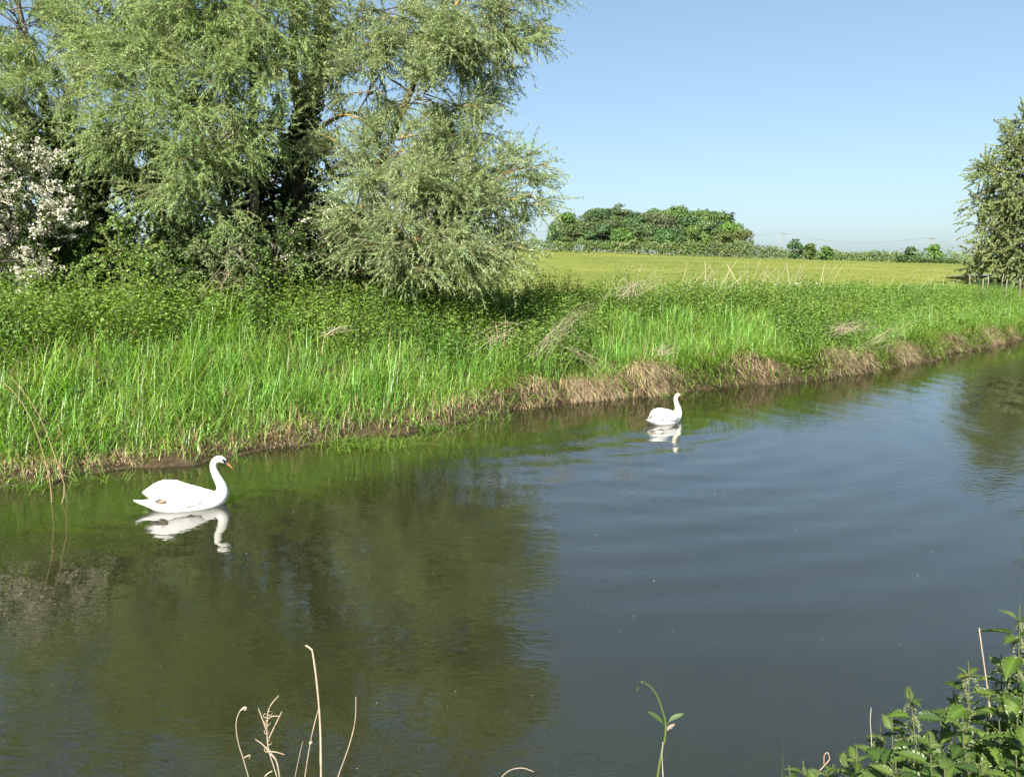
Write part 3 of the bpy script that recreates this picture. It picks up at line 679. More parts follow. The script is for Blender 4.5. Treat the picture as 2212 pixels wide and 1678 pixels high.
shrub('thorn_bush', 'dark thicket filling the gap between the two upright willow trunks', 600, 23.5, [(470, 480, 23.5, 1.5), (590, 470, 23.5, 1.5), (560, 360, 24, 1.6), (680, 400, 24, 1.4), (680, 530, 23.3, 1.3), (450, 360, 24, 1.4), (530, 560, 22.5, 1.0), (780, 520, 23, 1.2), (620, 290, 24.3, 1.2)], (.030, .055, .013), DK)
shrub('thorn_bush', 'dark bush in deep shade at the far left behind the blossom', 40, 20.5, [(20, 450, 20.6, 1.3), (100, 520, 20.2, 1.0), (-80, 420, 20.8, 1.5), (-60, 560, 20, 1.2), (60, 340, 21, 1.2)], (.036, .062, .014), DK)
shrub('elder_bush', 'bright green leafy bush on the crest below the shaded thorn bush', 265, 16.6, [(250, 530, 16.7, .55), (215, 560, 16.4, .4), (300, 550, 16.6, .5), (270, 575, 16.2, .4), (330, 590, 16.2, .35)], (.15, .23, .045), dict(ll=.065, nl=20))
shrub('elder_bush', 'dull green bush with thin dead canes in front of the slender trunk', 480, 16.8, [(440, 560, 16.8, .5), (500, 545, 17, .55), (560, 555, 17.1, .5), (400, 580, 16.5, .4), (540, 590, 16.6, .4), (470, 590, 16.4, .35)], (.13, .18, .06), dict(ll=.06, nl=18))
shrub('elder_bush', 'mid green bush at the foot of the ivy clad trunk', 610, 17.6, [(590, 540, 17.8, .5), (630, 570, 17.5, .45), (580, 580, 17.2, .4), (520, 520, 18.2, .45)], (.10, .165, .035), dict(ll=.06, nl=20))

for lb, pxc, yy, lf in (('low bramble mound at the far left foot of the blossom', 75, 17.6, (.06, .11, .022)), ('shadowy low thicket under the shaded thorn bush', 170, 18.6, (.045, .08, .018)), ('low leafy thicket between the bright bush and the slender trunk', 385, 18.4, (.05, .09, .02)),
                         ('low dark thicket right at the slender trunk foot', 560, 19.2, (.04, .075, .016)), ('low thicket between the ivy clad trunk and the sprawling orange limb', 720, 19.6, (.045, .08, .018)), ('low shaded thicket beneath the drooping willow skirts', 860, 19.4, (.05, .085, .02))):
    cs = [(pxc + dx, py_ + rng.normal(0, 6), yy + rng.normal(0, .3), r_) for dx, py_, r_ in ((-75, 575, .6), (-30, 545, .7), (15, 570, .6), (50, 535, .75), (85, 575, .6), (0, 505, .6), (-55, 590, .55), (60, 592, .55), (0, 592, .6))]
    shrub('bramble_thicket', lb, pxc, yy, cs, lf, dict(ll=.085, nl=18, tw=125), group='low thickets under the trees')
# the big tree at the right edge
base = np.array([44.5, 58.0, 1.0])
def RT(lst): return [(*at_y(a, b, y), r, *e) for a, b, y, r, *e in lst]
RP = dict(WP, leaf=(.195, .24, .095), ll=.16, ar=.42, tl=(.8, 1.7), tw=56, nl=70, droop=.05, twr=2.5, br=.05, lr=.014)
stems = [([base, base + np.array([-.2, 0, 3]), base + np.array([.3, .2, 7]), base + np.array([1.2, .3, 12]), base + np.array([1.8, .3, 16])], .5, .12),
         ([base + np.array([-.1, 0, 2.6]), base + np.array([-1.8, -.3, 4.5]), base + np.array([-3.6, -.5, 6.2])], .22, .08),
         ([base + np.array([-.1, 0, 1.6]), base + np.array([-2.0, -.6, 2.4]), base + np.array([-4.2, -.9, 2.9])], .18, .06)]
cl = RT([(2205, 300, 57, 1.2), (2175, 330, 57, .9), (2225, 275, 57, 1.1), (2130, 370, 57, .7), (2190, 335, 57, 1.5), (2150, 385, 57, 1.5), (2200, 420, 56.5, 2.0), (2125, 440, 57, 1.1), (2120, 490, 57, 1.0), (2165, 470, 57, 1.5), (2190, 540, 56.5, 1.8), (2140, 540, 57, 1.1), (2215, 350, 57, 1.7), (2210, 590, 56.5, 1.6), (2150, 585, 57.5, 1.1), (2110, 590, 58, .8), (2080, 592, 58, .5), (2250, 500, 57, 2.6, .6), (2300, 420, 57, 3, .2), (2310, 560, 57, 2.6, .3), (2105, 425, 57, .5), (2100, 545, 57, .6),
         (2275, 310, 57, 2.2, .15), (2340, 240, 57.5, 2.4, .15), (2400, 150, 58, 2.8, .15), (2450, 60, 58, 3.2, .15), (2440, -60, 58, 3, .4), (2420, 300, 58, 3.6, .15), (2420, 480, 58, 3.6, .15), (2500, 200, 58, 3.5, .15), (2530, 420, 58, 3.5, .15)])
tree('willow_tree', 'broad olive green tree cut by the right edge beyond the far bank', base, stems, cl, RP, M_BARK2, M_WILLOW)

# ------------------------------------------------------------------ far trees, hedges
def far_tree(name, label, px, y, ztop, wid, kind, group='trees of the distant wood', z0=None, lo=.18, cat='tree'):
    x = at_y(px, 520, y)[0]; z0 = float(field_z(x, y)) if z0 is None else z0
    b = np.array([x, y, z0]); h = ztop - z0
    root = thing(name, label, cat, b, group)
    T = Acc(); lean = rng.normal(0, .03, 2)
    path = b + np.stack([lean[0] * h * np.linspace(0, 1, 6) ** 1.3, lean[1] * h * np.linspace(0, 1, 6), np.linspace(0, h * .88, 6)], -1)
    T.tubes(path, np.linspace(.022 * h + .05, .05, 6), (.13, .10, .075) if kind == 'pine' else (.09, .08, .06), 6)
    L = Acc(); lobes = []
    if kind == 'pine':
        for k in range(int(12 + wid * 1.6)):
            f = U(lo, 1) ** .8; an = U(0, 6.28); rr = wid * .5 * (1 - .55 * f ** 2) * U(.25, .85)
            lobes.append((math.cos(an) * rr, math.sin(an) * rr, h * (.05 + .93 * f), wid * U(.16, .30), .5))
        lobes.append((0, 0, h * .96, wid * .2, .6)); col = (.066, .104, .038)
        if U() < .6: col = (.080, .100, .040)
    elif kind == 'spire':
        for k in range(12):
            f = k / 11; lobes.append((rng.normal(0, .1), rng.normal(0, .1), h * (lo + (1 - lo) * f), max(.35, wid * .45 * (1 - f * .75)), .8))
        col = (.05, .075, .026)
    else:
        for k in range(int(12 + wid * 1.2)):
            f = U(lo, 1); an = U(0, 6.28); env = math.sqrt(max(.06, 1 - ((f - .5) / .56) ** 2)); rr = wid * .5 * env * U(.35, .8)
            lobes.append((math.cos(an) * rr, math.sin(an) * rr, h * (.02 + .86 * f), wid * U(.14, .24), .85))
        lobes.append((0, 0, h * .86, wid * .24, .7)); col = {'leafy': (.085, .145, .030), 'dark': (.058, .105, .034), 'olive': (.092, .122, .034)}[kind]
    for br in lobes:                                    # limb to each lobe
        e = b + np.array([br[0], br[1], br[2]]); s_ = path[min(5, max(1, int(5 * br[2] / h * .75)))]
        T.tubes(np.linspace(s_, e, 3), (.09, .06, .03), (.11, .09, .07), 4)
    cj = jit(col, 1, .1, .05)[0]
    for (lx, ly, lz, r, fl) in lobes:
        n = int(40 * r * r + 30); q = .30 + .012 * wid if kind == 'pine' else .34 + .012 * wid
        d = norm(rng.normal(0, 1, (n, 3))); d[:, 2] = np.where(d[:, 2] < -.35, -d[:, 2], d[:, 2])
        pp = b + np.array([lx, ly, lz]) + d * r * U(.55, 1.08, (n, 1)) * np.array([1, 1, fl])
        nd = norm(d + rng.normal(0, .5, (n, 3)))
        tang = norm(np.cross(nd, rng.normal(0, 1, (n, 3))))
        L.scatter(*LEAF_N, np.stack([np.cross(tang, nd) * (q * U(.6, 1.2, n))[:, None], tang * (q * U(.8, 1.5, n))[:, None], nd * q], -1), pp,
                  jit(np.asarray(cj) * U(.9, 1.1), n, .12, .05))
    obj('trunk', T, M_TWIG, root); cr = obj('crown', L, M_FAR, root); cr['kind'] = 'stuff'
    return root
def ztop(py, y): return float(at_y(1106, py, y)[2])
G = 'trees of the distant wood'
wood = [  # px, y, top py, width m, kind, label
    (1206, 236, 478, 6.5, 'dark', 'dark green tree forming the left end of the distant wood'),
    (1228, 246, 459, 8, 'leafy', 'fresh green tree top second from the left end of the distant wood'),
    (1236, 230, 486, 6, 'olive', 'low olive tree at the front left of the distant wood'),
    (1262, 236, 470, 8, 'pine', 'brownish pine left of the tallest layered pine in the distant wood'),
    (1290, 240, 457, 9, 'pine', 'broad brown topped pine on the left crest of the distant wood'),
    (1312, 250, 464, 8, 'leafy', 'bright green tree top showing behind the brown pines'),
    (1322, 234, 482, 7, 'pine', 'grey brown pine with dark gap beside it under the tallest pine'),
    (1336, 252, 443, 6.5, 'pine', 'tallest layered pine poking above the distant wood'),
    (1365, 252, 458, 8, 'leafy', 'yellow green tree right of the tallest pine'),
    (1372, 238, 464, 8, 'pine', 'dull pine just right of the tallest pine'),
    (1341, 228, 494, 6, 'leafy', 'small fresh green tree at the front foot of the wood'),
    (1274, 228, 500, 5, 'dark', 'small bluish green tree at the foot of the brown pines'),
    (1298, 231, 488, 6.5, 'pine', 'low pine at the front of the wood with bare trunk'),
    (1362, 230, 492, 6, 'olive', 'olive toned tree before the dark hollow in the wood'),
    (1400, 238, 466, 9, 'pine', 'rounded brown pine at the middle of the wood'),
    (1392, 229, 492, 7.5, 'pine', 'dark flat topped pine above the hollow in the wood'),
    (1424, 252, 455, 10, 'leafy', 'broad leafy crown rising left of the highest green dome'),
    (1432, 236, 470, 8, 'pine', 'brown pine in front of the highest green dome'),
    (1462, 250, 448, 12, 'leafy', 'highest bright green domed crown of the wood'),
    (1428, 228, 498, 7, 'dark', 'bluish dark fir at the front middle of the wood'),
    (1490, 240, 468, 9, 'dark', 'dark green tree below the highest dome'),
    (1466, 229, 496, 7, 'dark', 'low dark round tree beside the bluish fir'),
    (1512, 250, 456, 11, 'leafy', 'wide bright crown sloping right of the highest dome'),
    (1546, 246, 462, 10, 'leafy', 'bright green crown on the right shoulder of the wood'),
    (1530, 236, 484, 9, 'pine', 'flat spreading cedar like tree in the right part of the wood'),
    (1500, 228, 492, 8, 'leafy', 'low fresh green tree in front of the spreading cedar like tree'),
    (1578, 246, 463, 4.5, 'spire', 'narrow pointed conifer near the right end of the wood'),
    (1575, 238, 484, 8, 'leafy', 'green tree stepping down at the right end of the wood'),
    (1598, 234, 500, 7, 'olive', 'olive green round tree closing the right end of the wood'),
    (1560, 230, 505, 6.5, 'olive', 'low olive tree at the right foot of the wood')]
for px, y, py, wd, kd, lb in wood:
    wd = wd * 1.22
    far_tree({'pine': 'pine_tree', 'spire': 'conifer_tree'}.get(kd, 'broadleaf_tree'), lb, px, y, ztop(py, y), wd, kd, G, lo=.05 if py > 480 else .2)
for px, y, py, wd, kd, lb, nm in [
    (1718, 172, 517, 3.6, 'dark', 'ivy covered dark bush with bare twigs right of the first pole', 'ivy_bush'),
    (1754, 172, 527, 3.0, 'olive', 'thin leafy bush second from the ivy covered bush', 'field_bush'),
    (1786, 171, 534, 3.2, 'leafy', 'rounded green bush at the hedge gap right of the thin bush', 'field_bush'),
    (1970, 178, 534, 3.0, 'dark', 'leaning small dark tree left of the roadside pole', 'small_tree'),
    (2020, 188, 530, 4.2, 'leafy', 'small light green tree beside the roadside pole', 'small_tree')]:
    far_tree(nm, lb, px, y, ztop(py, y), wd, kd, 'bushes and small trees along the hedge', lo=.04 if 'bush' in nm else .3, cat='bush' if 'bush' in nm else 'tree')
def hedge(label, pxs, ys, pys, thick, col, bloom=0.0, n_per=90, name='hedge', group='hedges along the meadow edge'):
    pxs, ys, pys = map(np.asarray, (pxs, ys, pys))
    xs = np.array([at_y(p, 520, y)[0] for p, y in zip(pxs, ys)]); tops = np.array([ztop(a, y) for a, y in zip(pys, ys)])
    Lg = np.sum(np.hypot(np.diff(xs), np.diff(ys))); n = int(n_per * Lg)
    f = U(0, len(xs) - 1.001, n); x = np.interp(f, np.arange(len(xs)), xs); y = np.interp(f, np.arange(len(xs)), ys); tp = np.interp(f, np.arange(len(xs)), tops)
    z0 = field_z(x, y); hh = (tp - z0) * (1 + .16 * snoise(x, y * 0, 41, .16) + .1 * snoise(x, y * 0, 42, .5))
    an = U(-.15, math.pi + .15, n); rr = U(.7, 1.05, n)
    yo = -np.cos(an) * thick * .5 * rr; zz = z0 + np.clip(np.sin(an) ** .6 * 0 + U(0, 1, n) ** .75 * hh, .1, None)
    wv = np.sqrt(np.clip(1 - ((zz - z0) / np.maximum(hh, .3)) ** 2.5, .05, 1))
    P = np.stack([x, y + yo * wv, zz], -1)
    base = np.array([xs.mean(), ys.mean(), float(field_z(xs.mean(), ys.mean()))])
    root = thing(name, label, 'hedge', base, group)
    cl_ = snoise(x, y * 0, 43, .25)[:, None]
    c = jit(col, n, .12, .05) * (1 + .15 * cl_)
    A = Acc(); nd = norm(rng.normal(0, .7, (n, 3)) + np.array([0, -1, .5])); tg = norm(np.cross(nd, rng.normal(0, 1, (n, 3)))); q = .34
    A.scatter(*LEAF_N, np.stack([np.cross(tg, nd) * (q * U(.6, 1.2, n))[:, None], tg * (q * U(.8, 1.4, n))[:, None], nd * q], -1), P, np.clip(c, .01, .4))
    fo = obj('foliage', A, M_FAR, root); fo['kind'] = 'stuff'
    # stems inside
    T = Acc(); ns = int(Lg * .8); f = U(0, len(xs) - 1.001, ns); x = np.interp(f, np.arange(len(xs)), xs); y = np.interp(f, np.arange(len(xs)), ys); zb = field_z(x, y); tp = np.interp(f, np.arange(len(xs)), tops)
    pa = np.stack([np.stack([x + k * rng.normal(0, .15, ns), y + k * .05, zb + (tp - zb) * .8 * k], -1) for k in (0, .5, 1)], 1)
    T.tubes(pa, (.06, .045, .02), (.09, .075, .06), 4); t_ = obj('stems', T, M_TWIG, root); t_['kind'] = 'stuff'
    if bloom:
        m = (snoise(P[:, 0], P[:, 2] * 2, 44, .22) > .35) & (U(0, 1, n) < bloom * .5)
        pb = P[m] + np.array([0, -.12, .05]); k = len(pb)
        B = Acc(); B.scatter(*PETAL, dirframes(norm(rng.normal(0, .6, (k, 3)) + np.array([0, -.6, .6])), U(.15, .3, k), U(.15, .3, k), U(0, 6, k)), pb, jit((.30, .31, .2), k, .12))
        if k: b_ = obj('blossom', B, M_PETAL, root); b_['kind'] = 'stuff'
hedge('left stretch of hedge in front of the wood with even green top', [1125, 1190, 1250, 1330], [176] * 4, [519, 519, 522, 523], 2.2, (.085, .125, .03), .25)
hedge('hedge stretch flecked with creamy blossom before the middle of the wood', [1330, 1400, 1470, 1530], [176, 175.5, 175, 174.5], [522, 522, 524, 526], 2.2, (.085, .12, .032), .6)
hedge('brownish hedge stretch running down from the right foot of the wood', [1530, 1580, 1630, 1700], [174.5, 174, 173, 172], [520, 524, 530, 540], 2.4, (.085, .12, .038), .2)
hedge('low hedge between the bush group and the leaning small tree', [1700, 1800, 1880, 1960], [200, 205, 205, 200], [541, 543, 545, 549], 2.5, (.085, .125, .03), .2)
hedge('dark clipped hedge below the roadside pole', [1940, 1990, 2060, 2120], [168, 164, 158, 152], [553, 556, 560, 562], 2.2, (.045, .08, .02))
hedge('brown hedgerow climbing behind the right end of the wood', [1590, 1640, 1700], [215, 215, 212], [518, 527, 540], 3, (.085, .11, .042), .1)
# far wooded horizon
A = Acc(); n = 9000; x = U(-250, 900, n); y = U(560, 700, n); hh = 5.2 + 2.4 * snoise(x, y * .1, 51, .012) + 1.6 * snoise(x, y * .1, 52, .04)
P = np.stack([x, y, 1.5 + U(0, 1, n) ** .7 * np.maximum(hh, 1.5)], -1)
nd = norm(rng.normal(0, .6, (n, 3)) + np.array([0, -1, .5])); tg = norm(np.cross(nd, rng.normal(0, 1, (n, 3))))
A.scatter(*LEAF_N, np.stack([np.cross(tg, nd) * U(1, 2, n)[:, None], tg * U(1.4, 2.6, n)[:, None], nd], -1), P, jit((.07, .105, .04), n, .15))
tag(obj('distant_treeline', A, M_FAR), 'far wooded skyline beyond the hedges', 'treeline', kind='stuff')

# telegraph poles and wires
def pole(label, px, y, ptop, arms):
    x = at_y(px, 520, y)[0]; z0 = float(field_z(x, y)); zt = ztop(ptop, y)
    root = thing('telegraph_pole', label, 'pole', (x, y, z0), 'telegraph poles beyond the hedge')
    A = Acc(); A.tubes(np.array([[x, y, z0], [x, y, (z0 + zt) / 2], [x, y, zt]]), (.17, .15, .12), (.20, .18, .16), 8); obj('post', A, M_TWIG, root)
    if arms:
        A = Acc(); A.tubes(np.array([[x - .9, y - .1, zt - .35], [x, y - .15, zt - .35], [x + .9, y - .1, zt - .35]]), (.09, .09, .09), (.16, .14, .12), 4); obj('crossarm', A, M_TWIG, root)
        for dx in (-.8, 0, .8):
            A = Acc(); A.tubes(np.array([[x + dx, y - .1, zt - .35], [x + dx, y - .1, zt - .12], [x + dx, y - .1, zt]]), (.05, .08, .04), (.2, .2, .2), 6); obj('insulator', A, M_TWIG, root)
    return np.array([x, y - .1, zt - .05])
p1 = pole('telegraph pole with crossarm standing between the wood and the ivy bush', 1692, 255, 503, True)
p2 = pole('telegraph pole beside the small light green tree', 2012, 196, 512, True)
p3 = pole('telegraph pole half hidden behind the broad tree at the right edge', 2112, 190, 540, False)
def wire(a, b, sag, label):
    t = np.linspace(0, 1, 24)[:, None]; p = a * (1 - t) + b * t; p[:, 2] -= sag * 4 * (t * (1 - t))[:, 0]
    A = Acc(); A.tubes(p, .022, (.12, .12, .13), 4); tag(obj('overhead_wire', A, M_TWIG), label, 'wire', 'overhead wires between the poles')
wire(p1, p2, 2.0, 'overhead wire sagging between the first and the roadside pole')
wire(p2, p3, .6, 'overhead wire running from the roadside pole to the right edge tree')
wire(at_y(1130, 498, 168), p1, 1.2, 'overhead wire crossing in front of the distant wood')

# ------------------------------------------------------------------ vegetation of the far bank
ARC = arc[-1]; s_lo, s_hi = s_of(-420), s_of(2420) + 9
def zone(u, t, x, y):
    nz = snoise(x, y, 61, .35); n2 = snoise(x, y, 62, .9)
    g_hi = np.interp(u, [-500, 0, 500, 900, 1050, 1250, 1320, 1650, 1730, 1850, 1900, 2500], [2.9, 3.0, 3.4, 2.6, 1.2, .5, 3.6, 3.4, .2, .3, 2.6, 3.5])
    t2 = t + .55 * nz + .25 * n2
    g = 1 - smooth(t2, g_hi - .35, g_hi + .35)
    g = np.maximum(g, .26)
    g = np.where((u > 1850), g * .55 + .25, g)
    return g            # share of grass; the rest is leafy
def sample(n, t0, t1):
    s = U(s_lo, s_hi, n); t = U(t0, t1, n)
    P = bank_p(s, t); return s, t, pxof(P), P
# tall bright grass
s, t, u, P = sample(185000, .03, 8.5)
g = zone(u, t, P[:, 0], P[:, 1])
dens = np.interp(u, [-420, 0, 1000, 1300, 2400], [.5, 1, 1, 1, .9])
shore = smooth(t, .0, .7)
m = (U(0, 1, len(s)) < np.where(t < 6.4, g, .5) * dens * (.55 + .45 * shore)) | (U(0, 1, len(s)) < .05)
P, t, u = P[m], t[m], u[m]; k = len(P)
tuft = 1 + .28 * snoise(P[:, 0], P[:, 1], 63, .8)
h = U(.38, .92, k) * tuft * (.5 + .5 * smooth(t, .05, 1.0)) * np.interp(u, [0, 1800, 2300], [1, .95, .7])
hue = snoise(P[:, 0], P[:, 1], 64, .5)[:, None]
col = jit((.163, .300, .050), k, .26, .09) * (1 + .12 * hue * np.array([1.2, .2, .6]))
old = (U(0, 1, k) < .06 + .30 * (t < .5)); col[old] = jit((.30, .245, .10), old.sum(), .2)
P[:, 2] -= .03
A = Acc(); add_blades(A, P, h, U(.008, .016, k), np.clip(col, .01, .6))
tag(obj('bank_grass', A, M_GRASS), 'tall bright green grass along the lower far bank', 'grass', kind='stuff')
# leafy nettles and brambles
s, t, u, P = sample(27000, .12, 7.2)
g = zone(u, t, P[:, 0], P[:, 1])
m = U(0, 1, len(s)) < (1 - g) * np.where(t > 6.5, .6, 1) * np.where((t < .4) & ((u < 1680) | (u > 1760)), .3, 1)
P, t, u = P[m], t[m], u[m]; k = len(P)
h = U(.5, .95, k) * (1 + .30 * snoise(P[:, 0], P[:, 1], 65, .5) + .15 * snoise(P[:, 0], P[:, 1], 67, 1.4)) * np.interp(u, [0, 1200, 1800, 2300], [1.15, 1.08, .95, .62]) * np.where(t < .6, .6, 1) * (1 - .5 * smooth(t, 5.6, 7.2))
lean = rng.normal(0, .12, (k, 2)) + np.array([.03, -.05])
nl = 15
fr = np.tile(np.linspace(.18, 1.0, nl), (k, 1)) + rng.normal(0, .02, (k, nl))
stem = np.stack([P, P + np.concatenate([lean * h[:, None] * .4, h[:, None] * .5], 1), P + np.concatenate([lean * h[:, None], h[:, None]], 1)], 1)
A = Acc(); A.tubes(stem[::3], (.006, .005, .002), jit((.07, .09, .03), len(stem[::3])), 3); tag(obj('nettle_stems', A, M_TWIG), 'thin stems in the leafy nettle and bramble growth', 'stems', kind='stuff')
pos = P[:, None] + np.concatenate([lean[:, None] * (h[:, None] * fr)[..., None], (h[:, None] * fr)[..., None]], -1)
an = (np.arange(nl) * 1.571)[None] + U(0, 6.28, (k, 1)) + rng.normal(0, .35, (k, nl))
dr = np.stack([np.cos(an), np.sin(an), rng.normal(-.15, .35, (k, nl)) + .25 * (fr > .85)], -1)
ll = U(.055, .105, (k, nl)) * (1.25 - .55 * fr) * .98
pos = pos + norm(dr) * U(.01, .05, (k, nl))[..., None]
pc = snoise(P[:, 0], P[:, 1], 66, .25)[:, None, None]; pw = U(.8, 1.2, (k, 1, 1))
colL = np.array([.12, .205, .034]) * pw * (1 + .25 * pc * np.array([1.1, .6, .5]))
K = k * nl; colL = np.broadcast_to(colL, (k, nl, 3)).reshape(-1, 3) * (1 + rng.normal(0, .16, (K, 1)))
A = Acc(); A.scatter(*LEAF_N, dirframes(dr.reshape(-1, 3), ll.ravel(), (ll * U(.6, .85, ll.shape)).ravel(), U(-.5, .5, K)), pos.reshape(-1, 3), np.clip(colL, .008, .5))
tag(obj('nettle_growth', A, M_LEAF), 'dark green nettles and brambles covering the upper far bank', 'undergrowth', kind='stuff')

# dry straw thatch hanging over the water's edge
A = Acc(); rows_ = [(1130, 1205, 1.0, .42), (1235, 1440, 1.5, .5), (1440, 1500, .6, .4), (1555, 1672, 1.4, .5), (1790, 1905, 1.4, .5), (1925, 1985, 1.2, .5), (1990, 2420, 1.3, .42),
                  (-60, 150, .55, .25), (185, 300, .9, .22), (590, 785, 1.0, .22), (300, 590, .25, .2), (860, 1130, .25, .25), (1672, 1790, .3, .35)]
for ua, ub, dn, hh in rows_:
    n = int(950 * dn * (s_of(ub) - s_of(ua)))
    s = U(s_of(ua), s_of(ub), n); u = u_of(s); edge = np.sin((s - s_of(ua)) / (s_of(ub) - s_of(ua)) * math.pi) ** .35
    gate = smooth(snoise(s, s * 0, 84, .55) + .5 * snoise(s, s * 0, 85, 1.6), -.35, .45); kp = U(0, 1, n) < .06 + .94 * gate; s, u, edge = s[kp], u[kp], edge[kp] * (.5 + .5 * gate[kp]); n = len(s)
    t = U(.06, .62, n) * (.5 + .5 * edge); p = bank_p(s, t); p[:, 2] += U(-.05, .12, n) * edge
    # hang outward and down towards the water
    nxv, nyv = np.interp(s, ss, nx_), np.interp(s, ss, ny_)
    out = np.stack([-nxv, -nyv], -1) + rng.normal(0, .55, (n, 2)); yaw = np.arctan2(-out[:, 0], out[:, 1])
    if ub < 1000: ln = U(.12, .34, n); le = U(.2, 1.6, n); bw = (.004, .008)
    else: ln = U(.25, .55, n) * (.6 + .4 * edge); le = U(.7, 1.75, n); bw = (.004, .009)
    add_blades(A, p, ln * hh * 2, U(*bw, n), jit((.31, .235, .135), n, .33, .06), yaw=yaw, lean=le, bends=[0, .1, .2, .3, .25, .15])
tag(obj('dry_thatch', A, M_DRY), 'matted dry straw hanging over the water edge of the far bank', 'dry straw', kind='stuff')

# green blades spilling over the straw, with gaps
k = 19000; s = U(s_of(1050), s_hi, k); gate = smooth(snoise(s, s * 0, 84, .55) + .5 * snoise(s, s * 0, 85, 1.6), -.75, .3); gate2 = smooth(snoise(s, s * 0, 86, .4), -.3, .5)
m = U(0, 1, k) < (.2 + .8 * (1 - gate)) * (.4 + .6 * gate2); s = s[m]; k = len(s); t = U(.02, .65, k); p = bank_p(s, t)
nxv, nyv = np.interp(s, ss, nx_), np.interp(s, ss, ny_); o2 = np.stack([-nxv, -nyv], -1) + rng.normal(0, .6, (k, 2)); yaw = np.arctan2(-o2[:, 0], o2[:, 1])
A = Acc(); add_blades(A, p, U(.3, .75, k), U(.010, .02, k), jit((.14, .235, .036), k, .22, .08), yaw=yaw, lean=np.abs(rng.normal(.35, .4, k)), bends=[0, .05, .15, .3, .3, .2])
tag(obj('overhanging_grass', A, M_GRASS), 'green grass spilling over the straw at the water edge', 'grass', kind='stuff')
# dead stalks on the crest
def stalks_from(name, label, cat, paths, radii, col, mat=None, group=None, parent=None, sides=5):
    p0 = np.asarray(paths[0][0]); A = Acc()
    for p, r in zip(paths, radii):
        q = crspline(p, 10); A.tubes(q, np.linspace(r, r * .45, 10), col, sides)
    if parent is not None: return obj(name, A, mat or M_DRY, parent)
    return tag(obj(name, A, mat or M_DRY, off=tuple(p0)), label, cat, group)
rs = np.random.default_rng(5)
cpx = np.sort(np.concatenate([rs.uniform(1300, 1450, 10), rs.normal(1480, 14, 9), rs.normal(1560, 16, 12), rs.normal(1615, 14, 10), rs.uniform(1440, 1660, 14), rs.normal(1700, 18, 10), rs.uniform(1660, 1800, 9), rs.uniform(1780, 2060, 30)]))
LM = [(1330, 'the left end of the wood'), (1365, 'the tallest pine'), (1420, 'the dark hollow in the wood'), (1480, 'the highest green dome'), (1540, 'the right shoulder of the wood'), (1585, 'the pointed conifer'), (1640, 'the right foot of the wood'),
      (1705, 'the first telegraph pole'), (1735, 'the ivy covered bush'), (1775, 'the thin leafy bush'), (1830, 'the rounded green bush'), (1940, 'the low hedge'), (1995, 'the leaning small tree'), (2100, 'the roadside pole')]
seen = {}
for px in cpx:
    t = rs.uniform(5.2, 6.4) if px < 1800 else rs.uniform(5.0, 6.8)
    sc_ = np.linspace(s_lo, s_hi, 500); pc_ = bank_p(sc_, np.full(500, t)); p = pc_[int(np.argmin(np.abs(pxof(pc_) - px)))]
    hgt = rs.uniform(.85, 1.45) * (1 if px < 1800 else .75); a = rs.normal(.12, .24); b_ = rs.normal(0, .2)
    if rs.uniform() < .25: a += rs.choice([-1, 1]) * .6
    e = p + np.array([a * hgt, b_ * hgt, hgt]); mid = p * .5 + e * .5 + np.array([rs.normal(0, .05), 0, .06])
    r = rs.uniform(.005, .0095)
    lm = next(n for q, n in LM if px <= q or n == LM[-1][1])
    lb = f"{'tall' if hgt > 1.25 else 'short' if hgt < .95 else 'dead'} straw coloured stalk {'leaning left' if a < -.15 else 'leaning right' if a > .15 else 'upright'} on the crest below {lm}"
    seen[lb] = seen.get(lb, 0) + 1
    if seen[lb] > 1: lb = lb.replace('straw coloured', {2: 'pale bleached', 3: 'thin straw', 4: 'greyish straw', 5: 'faded straw'}.get(seen[lb], 'straw coloured'))
    stalks_from('dry_stalk', lb, 'stalk', [[p, mid, e]], [r], jit((.38, .34, .25), 1, .12)[0], group='dead stalks along the bank crest')

# bundle of bleached dead stems arching over the brambles
def bundle(label, c0, c1, n, spread, lift, seed, r=.0038, name='dead_stem_bundle'):
    r_ = np.random.default_rng(seed); A = Acc(); P = []
    for k in range(n):
        a = c0 + (c1 - c0) * r_.uniform(-.1, .3) + r_.normal(0, spread * .8, 3) * np.array([1, .8, .7]); b = c0 + (c1 - c0) * r_.uniform(.35, 1.15) + r_.normal(0, spread * 1.05, 3) * np.array([1.1, 1, .7])
        m = a * .5 + b * .5 + np.array([0, 0, lift * r_.uniform(.4, 1.3)]) + r_.normal(0, spread * .25, 3)
        P.append(bez(a, m, b, 9))
    A.tubes(np.array(P), np.linspace(r, r * .5, 9), jit((.27, .22, .15), n, .25), 4)
    return tag(obj(name, A, M_DRY, off=tuple(c0)), label, 'dead stems', 'bundles of dead stems on the far bank')
def onb(u, t, dz=0.): 
    p = bank_p(np.array([s_of(u)]), np.array([t]))[0]; p[2] += dz; return p
bundle('large pale bundle of dead stems arching over brambles at mid bank', at_y(1165, 765, 15.6), at_y(1300, 655, 17.3), 30, .15, .42, 1, .0024)
bundle('thin dead stems fanning down from the pale bundle to the waterline', at_y(1235, 745, 15.8), at_y(1345, 838, 15.9), 14, .15, .15, 2, .0022)
bundle('tangled twigs on the brambles left of the pale bundle', at_y(1060, 740, 15.2), at_y(1130, 690, 16), 20, .2, .15, 3, .0032)
bundle('bleached flattened reeds on the crest at the meadow gap', at_y(1330, 638, 18.8), at_y(1400, 622, 19.4), 44, .22, .12, 4)
bundle('small tan heap of dead reeds above the overhang near the far swan', at_y(1420, 765, 16.2), at_y(1465, 745, 16.9), 26, .1, .08, 5)
